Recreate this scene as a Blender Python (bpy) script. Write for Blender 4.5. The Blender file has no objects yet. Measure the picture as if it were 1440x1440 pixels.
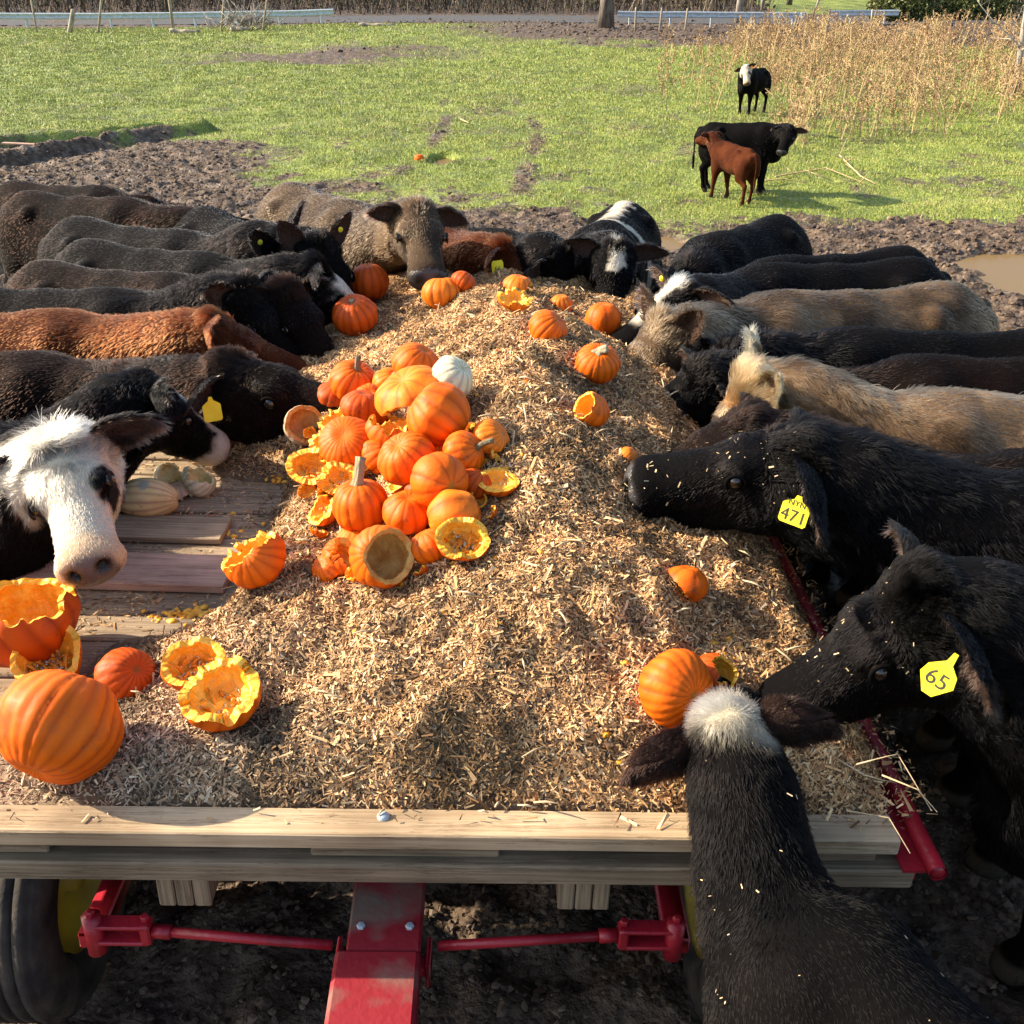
import bpy, math, random
import numpy as np
from mathutils import Vector, Matrix

random.seed(11)
RNG = np.random.default_rng(7)
sc = bpy.context.scene
COL = sc.collection
rad = math.radians

# ------------------------------------------------------------------ camera, sky, sun, exposure
CAM_H = 2.665
PITCH = 27.1
cam_d = bpy.data.cameras.new('camera')
cam_d.sensor_width = 36.0
cam_d.lens = 36.1
cam_d.clip_start = 0.05
cam_d.clip_end = 2000
cam = bpy.data.objects.new('camera', cam_d)
COL.objects.link(cam)
cam.location = (0, 0, CAM_H)
cam.rotation_euler = (rad(90 - PITCH), 0, 0)
sc.camera = cam

SUN_EL = 31.0
# light travels towards +x and a little towards the camera (-y)
SUN_FROM = (-0.985, 0.17)          # horizontal direction towards the sun
saz = math.atan2(SUN_FROM[0], SUN_FROM[1])   # from +y, clockwise towards +x
world = bpy.data.worlds.new('World')
sc.world = world
world.use_nodes = True
nt = world.node_tree
bg = nt.nodes['Background']
sky = nt.nodes.new('ShaderNodeTexSky')
sky.sky_type = 'NISHITA'
sky.sun_disc = False
sky.sun_elevation = rad(SUN_EL)
sky.sun_rotation = saz
sky.dust_density = 2.0
nt.links.new(sky.outputs[0], bg.inputs[0])
bg.inputs[1].default_value = 0.13
sun_d = bpy.data.lights.new('sun', 'SUN')
sun_d.energy = 4.7
sun_d.angle = rad(0.5)
sun_d.color = (1.0, 0.87, 0.68)
sun = bpy.data.objects.new('sun', sun_d)
COL.objects.link(sun)
ce = math.cos(rad(SUN_EL))
n_ = math.hypot(*SUN_FROM)
to_sun = Vector((SUN_FROM[0] / n_ * ce, SUN_FROM[1] / n_ * ce, math.sin(rad(SUN_EL))))
sun.rotation_euler = to_sun.to_track_quat('Z', 'Y').to_euler()
sun.location = (-20, 10, 15)
sc.view_settings.view_transform = 'Standard'
sc.view_settings.look = 'None'
sc.view_settings.exposure = 1.30
sc.view_settings.gamma = 1.0
sc.cycles.use_denoising = True
sc.cycles.max_bounces = 6
sc.cycles.diffuse_bounces = 3
sc.cycles.glossy_bounces = 3
sc.cycles.transmission_bounces = 4
sc.cycles.caustics_reflective = False
sc.cycles.caustics_refractive = False
sc.cycles.sample_clamp_indirect = 6

# ------------------------------------------------------------------ helpers
F = 1444.0
CP, SP = math.cos(rad(PITCH)), math.sin(rad(PITCH))

def ray(px, py):
    """direction of the photograph's pixel (1440 frame)"""
    x = (px - 720) / F
    v = -(py - 720) / F
    return Vector((x, CP + v * SP, -SP + v * CP))

def at(px, py, z):
    d = ray(px, py)
    t = (z - CAM_H) / d.z
    return Vector((d.x * t, d.y * t, z))

def proj(p):
    rel = Vector(p) - Vector((0, 0, CAM_H))
    zd = rel.y * CP - rel.z * SP
    v = rel.y * SP + rel.z * CP
    return (720 + F * rel.x / zd, 720 - F * v / zd, zd)

def tag(o, label=None, cat=None, group=None, kind=None):
    if label: o['label'] = label
    if cat: o['category'] = cat
    if group: o['group'] = group
    if kind: o['kind'] = kind
    return o

def empty(name, loc, label=None, cat=None, group=None):
    o = bpy.data.objects.new(name, None)
    o.empty_display_size = 0.1
    COL.objects.link(o)
    o.location = loc
    return tag(o, label, cat, group)

def mesh_np(name, V, Fq, mats, parent=None, smooth=True, cols=None, midx=None, attrs=None):
    """V (n,3); Fq list of arrays of faces (each (m,3) or (m,4))"""
    me = bpy.data.meshes.new(name)
    V = np.asarray(V, dtype=np.float32)
    if isinstance(Fq, np.ndarray): Fq = [Fq]
    Fq = [f for f in Fq if len(f)]
    loops = np.concatenate([f.reshape(-1) for f in Fq]).astype(np.int32)
    sizes = np.concatenate([np.full(len(f), f.shape[1], np.int32) for f in Fq])
    starts = np.concatenate([[0], np.cumsum(sizes)[:-1]]).astype(np.int32)
    me.vertices.add(len(V)); me.vertices.foreach_set('co', V.reshape(-1))
    me.loops.add(len(loops)); me.loops.foreach_set('vertex_index', loops)
    me.polygons.add(len(sizes)); me.polygons.foreach_set('loop_start', starts)
    me.polygons.foreach_set('use_smooth', np.full(len(sizes), smooth, bool))
    if not isinstance(mats, (list, tuple)): mats = [mats]
    for m in mats: me.materials.append(m)
    if midx is not None: me.polygons.foreach_set('material_index', np.asarray(midx, np.int32))
    if cols is not None:
        a = me.attributes.new('Col', 'FLOAT_COLOR', 'POINT')
        c = np.ones((len(V), 4), np.float32); c[:, :3] = cols
        a.data.foreach_set('color', c.reshape(-1))
    me.update(); me.validate()
    o = bpy.data.objects.new(name, me)
    COL.objects.link(o)
    if parent: o.parent = parent
    return o

class MB:
    """collects simple shapes into one mesh"""
    def __init__(s): s.v = []; s.q = []; s.t = []; s.n = 0
    def add(s, V, Q=None, T=None):
        V = np.asarray(V, float)
        if Q is not None and len(Q): s.q.append(np.asarray(Q, int) + s.n)
        if T is not None and len(T): s.t.append(np.asarray(T, int) + s.n)
        s.v.append(V); s.n += len(V)
    def box(s, c, size, R=None, bev=0.0):
        x, y, z = [a / 2 for a in size]
        if bev <= 0:
            P = np.array([[i, j, k] for i in (-x, x) for j in (-y, y) for k in (-z, z)])
            Q = [[0, 1, 3, 2], [4, 6, 7, 5], [0, 4, 5, 1], [2, 3, 7, 6], [0, 2, 6, 4], [1, 5, 7, 3]]
            T = None
        else:
            b = min(bev, x * .9, y * .9, z * .9)
            P = []; idx = {}
            for sx in (0, 1):
                for sy in (0, 1):
                    for sz in (0, 1):
                        X = (x if sx else -x); Y = (y if sy else -y); Z = (z if sz else -z)
                        bx = b if sx else -b; by = b if sy else -b; bz = b if sz else -b
                        idx[sx, sy, sz] = len(P)
                        P += [[X, Y - by, Z - bz], [X - bx, Y, Z - bz], [X - bx, Y - by, Z]]
            P = np.array(P); Q = []; T = []
            for ax in range(3):
                for sgn in (0, 1):
                    ks = []
                    for a, c_ in ((0, 0), (0, 1), (1, 1), (1, 0)):
                        k = [a, c_]; k.insert(ax, sgn); ks.append(idx[tuple(k)] + ax)
                    if (sgn == 0) ^ (ax == 1): ks = ks[::-1]
                    Q.append(ks[::-1])
            for ax in range(3):       # edges
                o1, o2 = [i for i in range(3) if i != ax]
                for a in (0, 1):
                    for c_ in (0, 1):
                        k0 = [0, 0, 0]; k0[o1] = a; k0[o2] = c_; k0[ax] = 0
                        k1 = list(k0); k1[ax] = 1
                        Q.append([idx[tuple(k0)] + o1, idx[tuple(k0)] + o2, idx[tuple(k1)] + o2, idx[tuple(k1)] + o1])
            for k, i in idx.items(): T.append([i, i + 1, i + 2])
        if R is not None: P = P @ np.array(R).T
        s.add(P + np.array(c), Q, T)
    def tube(s, pts, radii, n=10, cap=True):
        pts = [Vector(p) for p in pts]; rings = []
        if not hasattr(radii, '__len__'): radii = [radii] * len(pts)
        up = None
        for i, p in enumerate(pts):
            t = (pts[min(i + 1, len(pts) - 1)] - pts[max(i - 1, 0)]).normalized()
            if up is None:
                up = t.orthogonal().normalized()
            a = (up - t * up.dot(t)).normalized(); b = t.cross(a); up = a
            for k in range(n):
                w = 2 * math.pi * k / n
                rings.append(p + (a * math.cos(w) + b * math.sin(w)) * radii[i])
        Q = []
        for i in range(len(pts) - 1):
            for k in range(n):
                Q.append([i * n + k, i * n + (k + 1) % n, (i + 1) * n + (k + 1) % n, (i + 1) * n + k])
        T = []
        if cap:
            m = len(rings); rings += [pts[0], pts[-1]]
            for k in range(n):
                T.append([m, (k + 1) % n, k]); T.append([m + 1, (len(pts) - 1) * n + k, (len(pts) - 1) * n + (k + 1) % n])
        s.add([tuple(r) for r in rings], Q, T)
    def lathe(s, prof, R=None, c=(0, 0, 0), n=32):
        """prof list of (r, z), about z"""
        V = []
        for r, z in prof:
            for k in range(n):
                w = 2 * math.pi * k / n; V.append([r * math.cos(w), r * math.sin(w), z])
        Q = [[i * n + k, i * n + (k + 1) % n, (i + 1) * n + (k + 1) % n, (i + 1) * n + k] for i in range(len(prof) - 1) for k in range(n)]
        V = np.array(V)
        if R is not None: V = V @ np.array(R).T
        s.add(V + np.array(c), Q)
    def build(s, name, mat, parent=None, smooth=False, **kw):
        V = np.concatenate(s.v); fs = []
        if s.q: fs.append(np.concatenate(s.q))
        if s.t: fs.append(np.concatenate(s.t))
        return mesh_np(name, V, fs, mat, parent, smooth, **kw)

# noise in numpy -----------------------------------------------------
def _hash(ix, iy, iz, seed):
    h = (ix.astype(np.int64) * 374761393 + iy.astype(np.int64) * 668265263 + iz.astype(np.int64) * 2147483647 + seed * 974634) & 0xFFFFFFFF
    h = ((h ^ (h >> 13)) * 1274126177) & 0xFFFFFFFF
    h = ((h ^ (h >> 16)) * 2246822519) & 0xFFFFFFFF
    return ((h ^ (h >> 15)) & 0xFFFF) / 65535.0

def vn2(x, y, seed=0):
    ix = np.floor(x); iy = np.floor(y); fx = x - ix; fy = y - iy
    fx = fx * fx * (3 - 2 * fx); fy = fy * fy * (3 - 2 * fy)
    ix = ix.astype(np.int64); iy = iy.astype(np.int64); z = ix * 0
    a = _hash(ix, iy, z, seed); b = _hash(ix + 1, iy, z, seed); c = _hash(ix, iy + 1, z, seed); d = _hash(ix + 1, iy + 1, z, seed)
    return (a * (1 - fx) + b * fx) * (1 - fy) + (c * (1 - fx) + d * fx) * fy

def fbm2(x, y, oct=4, seed=0):
    s = 0; a = .5; tot = 0
    for o in range(oct):
        s = s + a * vn2(x * 2 ** o + 17.3 * o, y * 2 ** o - 9.1 * o, seed + o); tot += a; a *= .5
    return s / tot

def vn3(P, seed=0):
    I = np.floor(P); f = P - I; f = f * f * (3 - 2 * f); I = I.astype(np.int64)
    r = 0
    for dx in (0, 1):
        for dy in (0, 1):
            for dz in (0, 1):
                w = (f[:, 0] if dx else 1 - f[:, 0]) * (f[:, 1] if dy else 1 - f[:, 1]) * (f[:, 2] if dz else 1 - f[:, 2])
                r = r + w * _hash(I[:, 0] + dx, I[:, 1] + dy, I[:, 2] + dz, seed)
    return r

def sstep(a, b, x):
    t = np.clip((x - a) / (b - a), 0, 1); return t * t * (3 - 2 * t)

# materials ----------------------------------------------------------
def new_mat(name):
    m = bpy.data.materials.new(name); m.use_nodes = True
    t = m.node_tree; b = t.nodes['Principled BSDF']
    return m, t, b

def N(t, typ, **kw):
    n = t.nodes.new(typ)
    for k, v in kw.items():
        if k in n.inputs.keys(): n.inputs[k].default_value = v
        else: setattr(n, k, v)
    return n

def noise_mat(name, c1, c2, scale=8, rough=.8, bump=.3, detail=6, stretch=(1, 1, 1), spec=.3, c3=None, bscale=None, metallic=0, bdist=.02, pos=(.35, .65)):
    m, t, b = new_mat(name)
    tc = N(t, 'ShaderNodeTexCoord'); mp = N(t, 'ShaderNodeMapping')
    mp.inputs['Scale'].default_value = stretch
    t.links.new(tc.outputs['Object'], mp.inputs[0])
    no = N(t, 'ShaderNodeTexNoise'); no.inputs['Scale'].default_value = scale; no.inputs['Detail'].default_value = detail
    t.links.new(mp.outputs[0], no.inputs['Vector'])
    cr = N(t, 'ShaderNodeValToRGB'); e = cr.color_ramp.elements
    e[0].position = pos[0]; e[1].position = pos[1]; e[0].color = (*c1, 1); e[1].color = (*c2, 1)
    if c3: k = e.new((pos[0] + pos[1]) / 2); k.color = (*c3, 1)
    t.links.new(no.outputs['Fac'], cr.inputs[0]); t.links.new(cr.outputs[0], b.inputs['Base Color'])
    b.inputs['Roughness'].default_value = rough; b.inputs['Specular IOR Level'].default_value = spec; b.inputs['Metallic'].default_value = metallic
    if bump:
        n2 = N(t, 'ShaderNodeTexNoise'); n2.inputs['Scale'].default_value = bscale or scale * 3; n2.inputs['Detail'].default_value = 5
        t.links.new(mp.outputs[0], n2.inputs['Vector'])
        bp = N(t, 'ShaderNodeBump'); bp.inputs['Strength'].default_value = bump; bp.inputs['Distance'].default_value = bdist
        t.links.new(n2.outputs['Fac'], bp.inputs['Height']); t.links.new(bp.outputs[0], b.inputs['Normal'])
    return m

def attr_mat(name, rough=.8, spec=.3, mul=1.0, nscale=0, bump=0):
    """colour from the per-vertex attribute Col (the thing's own colour)"""
    m, t, b = new_mat(name)
    a = N(t, 'ShaderNodeAttribute'); a.attribute_name = 'Col'
    t.links.new(a.outputs['Color'], b.inputs['Base Color'])
    b.inputs['Roughness'].default_value = rough; b.inputs['Specular IOR Level'].default_value = spec
    if bump:
        tc = N(t, 'ShaderNodeTexCoord')
        n2 = N(t, 'ShaderNodeTexNoise'); n2.inputs['Scale'].default_value = nscale; n2.inputs['Detail'].default_value = 5
        t.links.new(tc.outputs['Object'], n2.inputs['Vector'])
        bp = N(t, 'ShaderNodeBump'); bp.inputs['Strength'].default_value = bump; bp.inputs['Distance'].default_value = .01
        t.links.new(n2.outputs['Fac'], bp.inputs['Height']); t.links.new(bp.outputs[0], b.inputs['Normal'])
    return m

# ------------------------------------------------------------------ terrain
def ground_base(x, y):
    yy = np.maximum(y - 20, 0)
    z = 0.00042 * yy ** 2
    z = np.minimum(z, 2.2 + 0.012 * yy)
    z = z + (fbm2(x * .12, y * .12, 3, 5) - .5) * .25 * sstep(9, 26, y)
    z = z + .42 * np.exp(-((x + 3) / 10) ** 2) * np.exp(-((y - 54) / 7) ** 2)
    return z

def mudness(x, y):
    """1 = trodden bare mud, 0 = grass"""
    n = fbm2(x * .55, y * .55, 4, 21) - .5
    n2 = fbm2(x * 2.3, y * 1.6, 3, 33) - .5
    edge = 13.8 + 1.8 * sstep(1.2, -2, x) + 5.2 * sstep(-1.6, -6.5, x) - 0.4 * sstep(2.5, 5, x)
    m = sstep(1.3, -1.3, y - edge + n * 5.0 + n2 * 3.0)
    # worn patches out in the field
    p = sstep(.64, .70, fbm2(x * .28 + 4, y * .16, 4, 77) + .05 * n2)
    m = np.maximum(m, p * .45)
    p2 = sstep(.63, .70, fbm2(x * 1.6, y * 1.1, 3, 79)) * sstep(60, 14, y)
    m = np.maximum(m, p2 * .5)
    # wheel tracks running away into the field
    for x0, k in ((-1.75, .010), (.35, -.012)):
        xc = x0 + k * (y - 14) + .25 * np.sin(y * .35)
        m = np.maximum(m, 1.25 * np.exp(-((x - xc) / .24) ** 2) * sstep(45, 18, y) * sstep(.35, .62, fbm2(x * .9, y * .5, 3, 55)) * .6)
    # long muddy strip before the road
    far = sstep(46, 51, y + 5 * n + 2 * n2) * sstep(68, 60, y) * sstep(-9, 3, x + 5 * n)
    m = np.maximum(m, far)
    far2 = np.exp(-((y - 43 + n * 10) / 3.5) ** 2) * np.exp(-((x + 7) / 6.0) ** 2)
    m = np.maximum(m, sstep(60.5, 62, y) * (1 - sstep(16, 18, x) * sstep(30, 26, x) * sstep(70, 73, y)))
    return np.clip(np.maximum(m, far2 * .9), 0, 1)

PUDDLE = at(1505, 390, 0)
PUD2 = at(925, 338, 0)
PUD3 = at(632, 226, 0)
PUDS = [(PUDDLE.x, PUDDLE.y, 1.0, 1.25), (PUD2.x, PUD2.y, .30, .45), (PUD3.x - .1, PUD3.y, .22, .55)]

def ground_z(x, y, fine=True):
    x = np.asarray(x, float); y = np.asarray(y, float)
    z = ground_base(x, y)
    m = mudness(x, y)
    if fine:
        r = fbm2(x * 6.5, y * 6.5, 4, 3)
        r2 = 1 - np.abs(fbm2(x * 3.1, y * 3.1, 3, 8) * 2 - 1)
        z = z + m * ((r - .5) * .17 + (r2 - .7) * .08) + (1 - m) * (fbm2(x * 2.2, y * 2.2, 3, 9) - .5) * .10
    # ruts at the far left
    for (ax, ay, bx, by, w, h) in ((-9.6, 16.6, -6.6, 23.2, .30, .22), (-10.8, 19.6, -7.4, 23.0, .3, .20)):
        dx, dy = bx - ax, by - ay; L2 = dx * dx + dy * dy
        t = np.clip(((x - ax) * dx + (y - ay) * dy) / L2, 0, 1)
        d = np.hypot(x - ax - t * dx, y - ay - t * dy) + (fbm2(x * 2, y * 2, 2, 4) - .5) * .2
        z = z + h * np.exp(-(d / w) ** 2) - h * .7 * np.exp(-((d - .35) / w) ** 2)
    for (cx, cy, rx, ry) in PUDS:
        d = np.hypot((x - cx) / rx, (y - cy) / ry) + (fbm2(x * 2.5, y * 2.5, 3, 14) - .5) * .7
        z = z * sstep(.7, 1.4, d) - .09 * sstep(1.25, .75, d)
    return z

def build_ground():
    # rows of growing spacing
    ys = [-14.0]
    while ys[-1] < 1.5: ys.append(ys[-1] + .35)
    while ys[-1] < 230:
        y = ys[-1]
        ys.append(y + (.06 if y < 8 else .048 if y < 20 else .048 + (y - 20) * .011))
    ys = np.array(ys)
    nx = 520
    u = np.linspace(-1, 1, nx)
    X = np.zeros((len(ys), nx)); Y = np.repeat(ys[:, None], nx, 1)
    hw = np.maximum(9.0, ys * .62 + 2.5)
    hw = np.where(ys < 17, np.maximum(9.5, ys * .62 + 1.0), hw)
    X = u[None, :] * hw[:, None]
    # the outer columns run far out
    X[:, 0] -= 120; X[:, -1] += 120
    Z = ground_z(X, Y)
    m = mudness(X, Y)
    V = np.stack([X, Y, Z], -1).reshape(-1, 3)
    i = np.arange(len(ys) - 1)[:, None] * nx + np.arange(nx - 1)[None, :]
    Q = np.stack([i, i + 1, i + nx + 1, i + nx], -1).reshape(-1, 4)
    mat, t, b = new_mat('ground_soil_grass')
    a = N(t, 'ShaderNodeAttribute'); a.attribute_name = 'Col'
    sep = N(t, 'ShaderNodeSeparateColor'); t.links.new(a.outputs['Color'], sep.inputs[0])
    tc = N(t, 'ShaderNodeTexCoord')
    def noise(scale, det=6, st=(1, 1, 1)):
        mp = N(t, 'ShaderNodeMapping'); mp.inputs['Scale'].default_value = st
        t.links.new(tc.outputs['Object'], mp.inputs[0])
        n = N(t, 'ShaderNodeTexNoise'); n.inputs['Scale'].default_value = scale; n.inputs['Detail'].default_value = det
        t.links.new(mp.outputs[0], n.inputs['Vector']); return n
    def ramp(src, els):
        r = N(t, 'ShaderNodeValToRGB'); e = r.color_ramp.elements
        e[0].position = els[0][0]; e[0].color = (*els[0][1], 1); e[1].position = els[-1][0]; e[1].color = (*els[-1][1], 1)
        for p, c in els[1:-1]: k = e.new(p); k.color = (*c, 1)
        t.links.new(src, r.inputs[0]); return r
    mudc = ramp(noise(9, 8).outputs['Fac'], [(.30, (.034, .021, .013)), (.5, (.095, .063, .040)), (.68, (.20, .142, .092))])
    g1 = ramp(noise(1.1, 8, (1, .6, 1)).outputs['Fac'], [(.30, (.10, .12, .025)), (.5, (.19, .235, .04)), (.62, (.25, .29, .055)), (.75, (.30, .27, .10))])
    g2 = ramp(noise(22, 6).outputs['Fac'], [(.32, (.25, .22, .13)), (.45, (.8, .8, .7)), (.65, (1.15, 1.15, 1.0))])
    mul = N(t, 'ShaderNodeMix', data_type='RGBA', blend_type='MULTIPLY'); mul.inputs[0].default_value = .8
    t.links.new(g1.outputs[0], mul.inputs[6]); t.links.new(g2.outputs[0], mul.inputs[7])
    mix = N(t, 'ShaderNodeMix', data_type='RGBA')
    # roughen the border between the two
    nn = noise(14, 5)
    ad = N(t, 'ShaderNodeMath', operation='MULTIPLY_ADD'); ad.inputs[1].default_value = 1.6; ad.inputs[2].default_value = -.8
    t.links.new(nn.outputs['Fac'], ad.inputs[0])
    ad2 = N(t, 'ShaderNodeMath', operation='ADD'); t.links.new(ad.outputs[0], ad2.inputs[0]); t.links.new(sep.outputs[0], ad2.inputs[1])
    mr = N(t, 'ShaderNodeMapRange'); mr.inputs[1].default_value = .3; mr.inputs[2].default_value = .6
    t.links.new(ad2.outputs[0], mr.inputs[0])
    t.links.new(mr.outputs[0], mix.inputs[0]); t.links.new(mul.outputs[2], mix.inputs[6]); t.links.new(mudc.outputs[0], mix.inputs[7])
    t.links.new(mix.outputs[2], b.inputs['Base Color'])
    rr = ramp(noise(3, 4).outputs['Fac'], [(.35, (.45,) * 3), (.55, (.9,) * 3)])
    t.links.new(rr.outputs[0], b.inputs['Roughness'])
    b.inputs['Specular IOR Level'].default_value = .35
    bp = N(t, 'ShaderNodeBump'); bp.inputs['Strength'].default_value = .9; bp.inputs['Distance'].default_value = .05
    t.links.new(noise(26, 8).outputs['Fac'], bp.inputs['Height']); t.links.new(bp.outputs[0], b.inputs['Normal'])
    cols = np.stack([m, m * 0, m * 0], -1).reshape(-1, 3)
    o = mesh_np('ground', V, Q, mat, cols=cols)
    tag(o, kind='structure')
    # water
    wm, t, b = new_mat('muddy_water')
    b.inputs['Base Color'].default_value = (.17, .11, .045, 1); b.inputs['Roughness'].default_value = .22; b.inputs['Specular IOR Level'].default_value = .10; b.inputs['IOR'].default_value = 1.2
    for k, (cx, cy, rx, ry) in enumerate(PUDS):
        mb = MB(); n = 40
        pts = [(cx + 1.5 * rx * math.cos(2 * math.pi * i / n), cy + 1.5 * ry * math.sin(2 * math.pi * i / n), -.045) for i in range(n)]
        mb.add(pts + [(cx, cy, -.045)], None, [[i, (i + 1) % n, n] for i in range(n)])
        tag(mb.build('puddle', wm), kind='structure')

build_ground()

# ------------------------------------------------------------------ grass, clods, weeds
def scatter_xy(n, y0, y1, pw=1.0, xs=(-.56, .56)):
    y = y0 + (y1 - y0) * RNG.random(n) ** pw
    x = (xs[0] + (xs[1] - xs[0]) * RNG.random(n)) * (y + 1.2)
    return x, y

def build_grass():
    x, y = scatter_xy(620000, 11, 61.5, 1.45)
    m = mudness(x, y)
    patch = fbm2(x * 1.7, y * 1.7, 3, 91)
    keep = RNG.random(len(x)) > (m * 1.15) + .35 * sstep(.5, .3, patch)
    x, y = x[keep], y[keep]
    z = ground_z(x, y)
    n = len(x)
    far = y / 14.0
    h = (.018 + .026 * RNG.random(n)) * (.7 + patch[keep] * .9) * far ** .45
    w = .0035 * far ** .9 * (.7 + .6 * RNG.random(n)) * 1.5
    az = RNG.random(n) * 2 * math.pi
    lean = RNG.random(n) * .9
    la = RNG.random(n) * 2 * math.pi
    a = np.stack([np.cos(az) * w, np.sin(az) * w, 0 * w], -1)
    P = np.stack([x, y, z - .005], -1)
    tip = P + np.stack([np.cos(la) * h * lean, np.sin(la) * h * lean, h], -1)
    V = np.stack([P - a, P + a, tip], 1).reshape(-1, 3)
    T = np.arange(3 * n).reshape(-1, 3)
    c = np.stack([.21 + .10 * RNG.random(n), .265 + .07 * RNG.random(n), .04 + .04 * RNG.random(n)], -1)
    dry = RNG.random(n) < (.10 + .25 * sstep(.45, .65, fbm2(x * .5, y * .5, 3, 95)))
    c[dry] = np.array([.34, .28, .12]) * (.7 + .5 * RNG.random((dry.sum(), 1)))
    mat = attr_mat('grass_blade', .55, .35)
    b = mat.node_tree.nodes['Principled BSDF']
    o = mesh_np('grass', V, T, mat, smooth=False, cols=np.repeat(c, 3, 0))
    tag(o, 'short green pasture grass with dry yellow blades', 'grass', kind='stuff')

ICO = None
def ico():
    global ICO
    if ICO is None:
        t = (1 + 5 ** .5) / 2
        v = np.array([[-1, t, 0], [1, t, 0], [-1, -t, 0], [1, -t, 0], [0, -1, t], [0, 1, t], [0, -1, -t], [0, 1, -t], [t, 0, -1], [t, 0, 1], [-t, 0, -1], [-t, 0, 1]], float)
        v /= np.linalg.norm(v[0])
        f = np.array([[0, 11, 5], [0, 5, 1], [0, 1, 7], [0, 7, 10], [0, 10, 11], [1, 5, 9], [5, 11, 4], [11, 10, 2], [10, 7, 6], [7, 1, 8], [3, 9, 4], [3, 4, 2], [3, 2, 6], [3, 6, 8], [3, 8, 9], [4, 9, 5], [2, 4, 11], [6, 2, 10], [8, 6, 7], [9, 8, 1]])
        ICO = (v, f)
    return ICO

def build_clods():
    v0, f0 = ico()
    x, y = scatter_xy(90000, 2.2, 26, 1.1, (-.62, .62))
    xn = RNG.uniform(-2.6, 3.0, 26000); yn = RNG.uniform(.4, 3.6, 26000); x = np.concatenate([x, xn]); y = np.concatenate([y, yn])
    xb, yb = scatter_xy(9000, 44, 66, 1, (-.25, .56))
    x = np.concatenate([x, xb]); y = np.concatenate([y, yb])
    keep = RNG.random(len(x)) < mudness(x, y) ** 4
    for (cx, cy, rx, ry) in PUDS:
        keep &= np.hypot((x - cx) / rx, (y - cy) / ry) > .95
    x, y = x[keep], y[keep]
    n = len(x); z = ground_z(x, y)
    r = (.010 + .030 * RNG.random(n) ** 2.2) * np.where(y > 40, 3.0, np.where(y < 7, .45, 1.0))
    V = v0[None] * r[:, None, None] * (.55 + .9 * RNG.random((n, 12, 1)))
    V[:, :, 2] *= .65
    V = V + np.stack([x, y, z], -1)[:, None, :]
    Fq = (f0[None] + 12 * np.arange(n)[:, None, None]).reshape(-1, 3)
    k = RNG.random((n, 1))
    c = np.array([.040, .025, .016]) * (1 - k) + np.array([.15, .10, .065]) * k
    o = mesh_np('mud_clods', V.reshape(-1, 3), Fq, attr_mat('mud_clod', .75, .35), smooth=False, cols=np.repeat(c, 12, 0))
    tag(o, 'trodden clods of dark mud covering the feeding ground', 'mud', kind='stuff')

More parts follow.
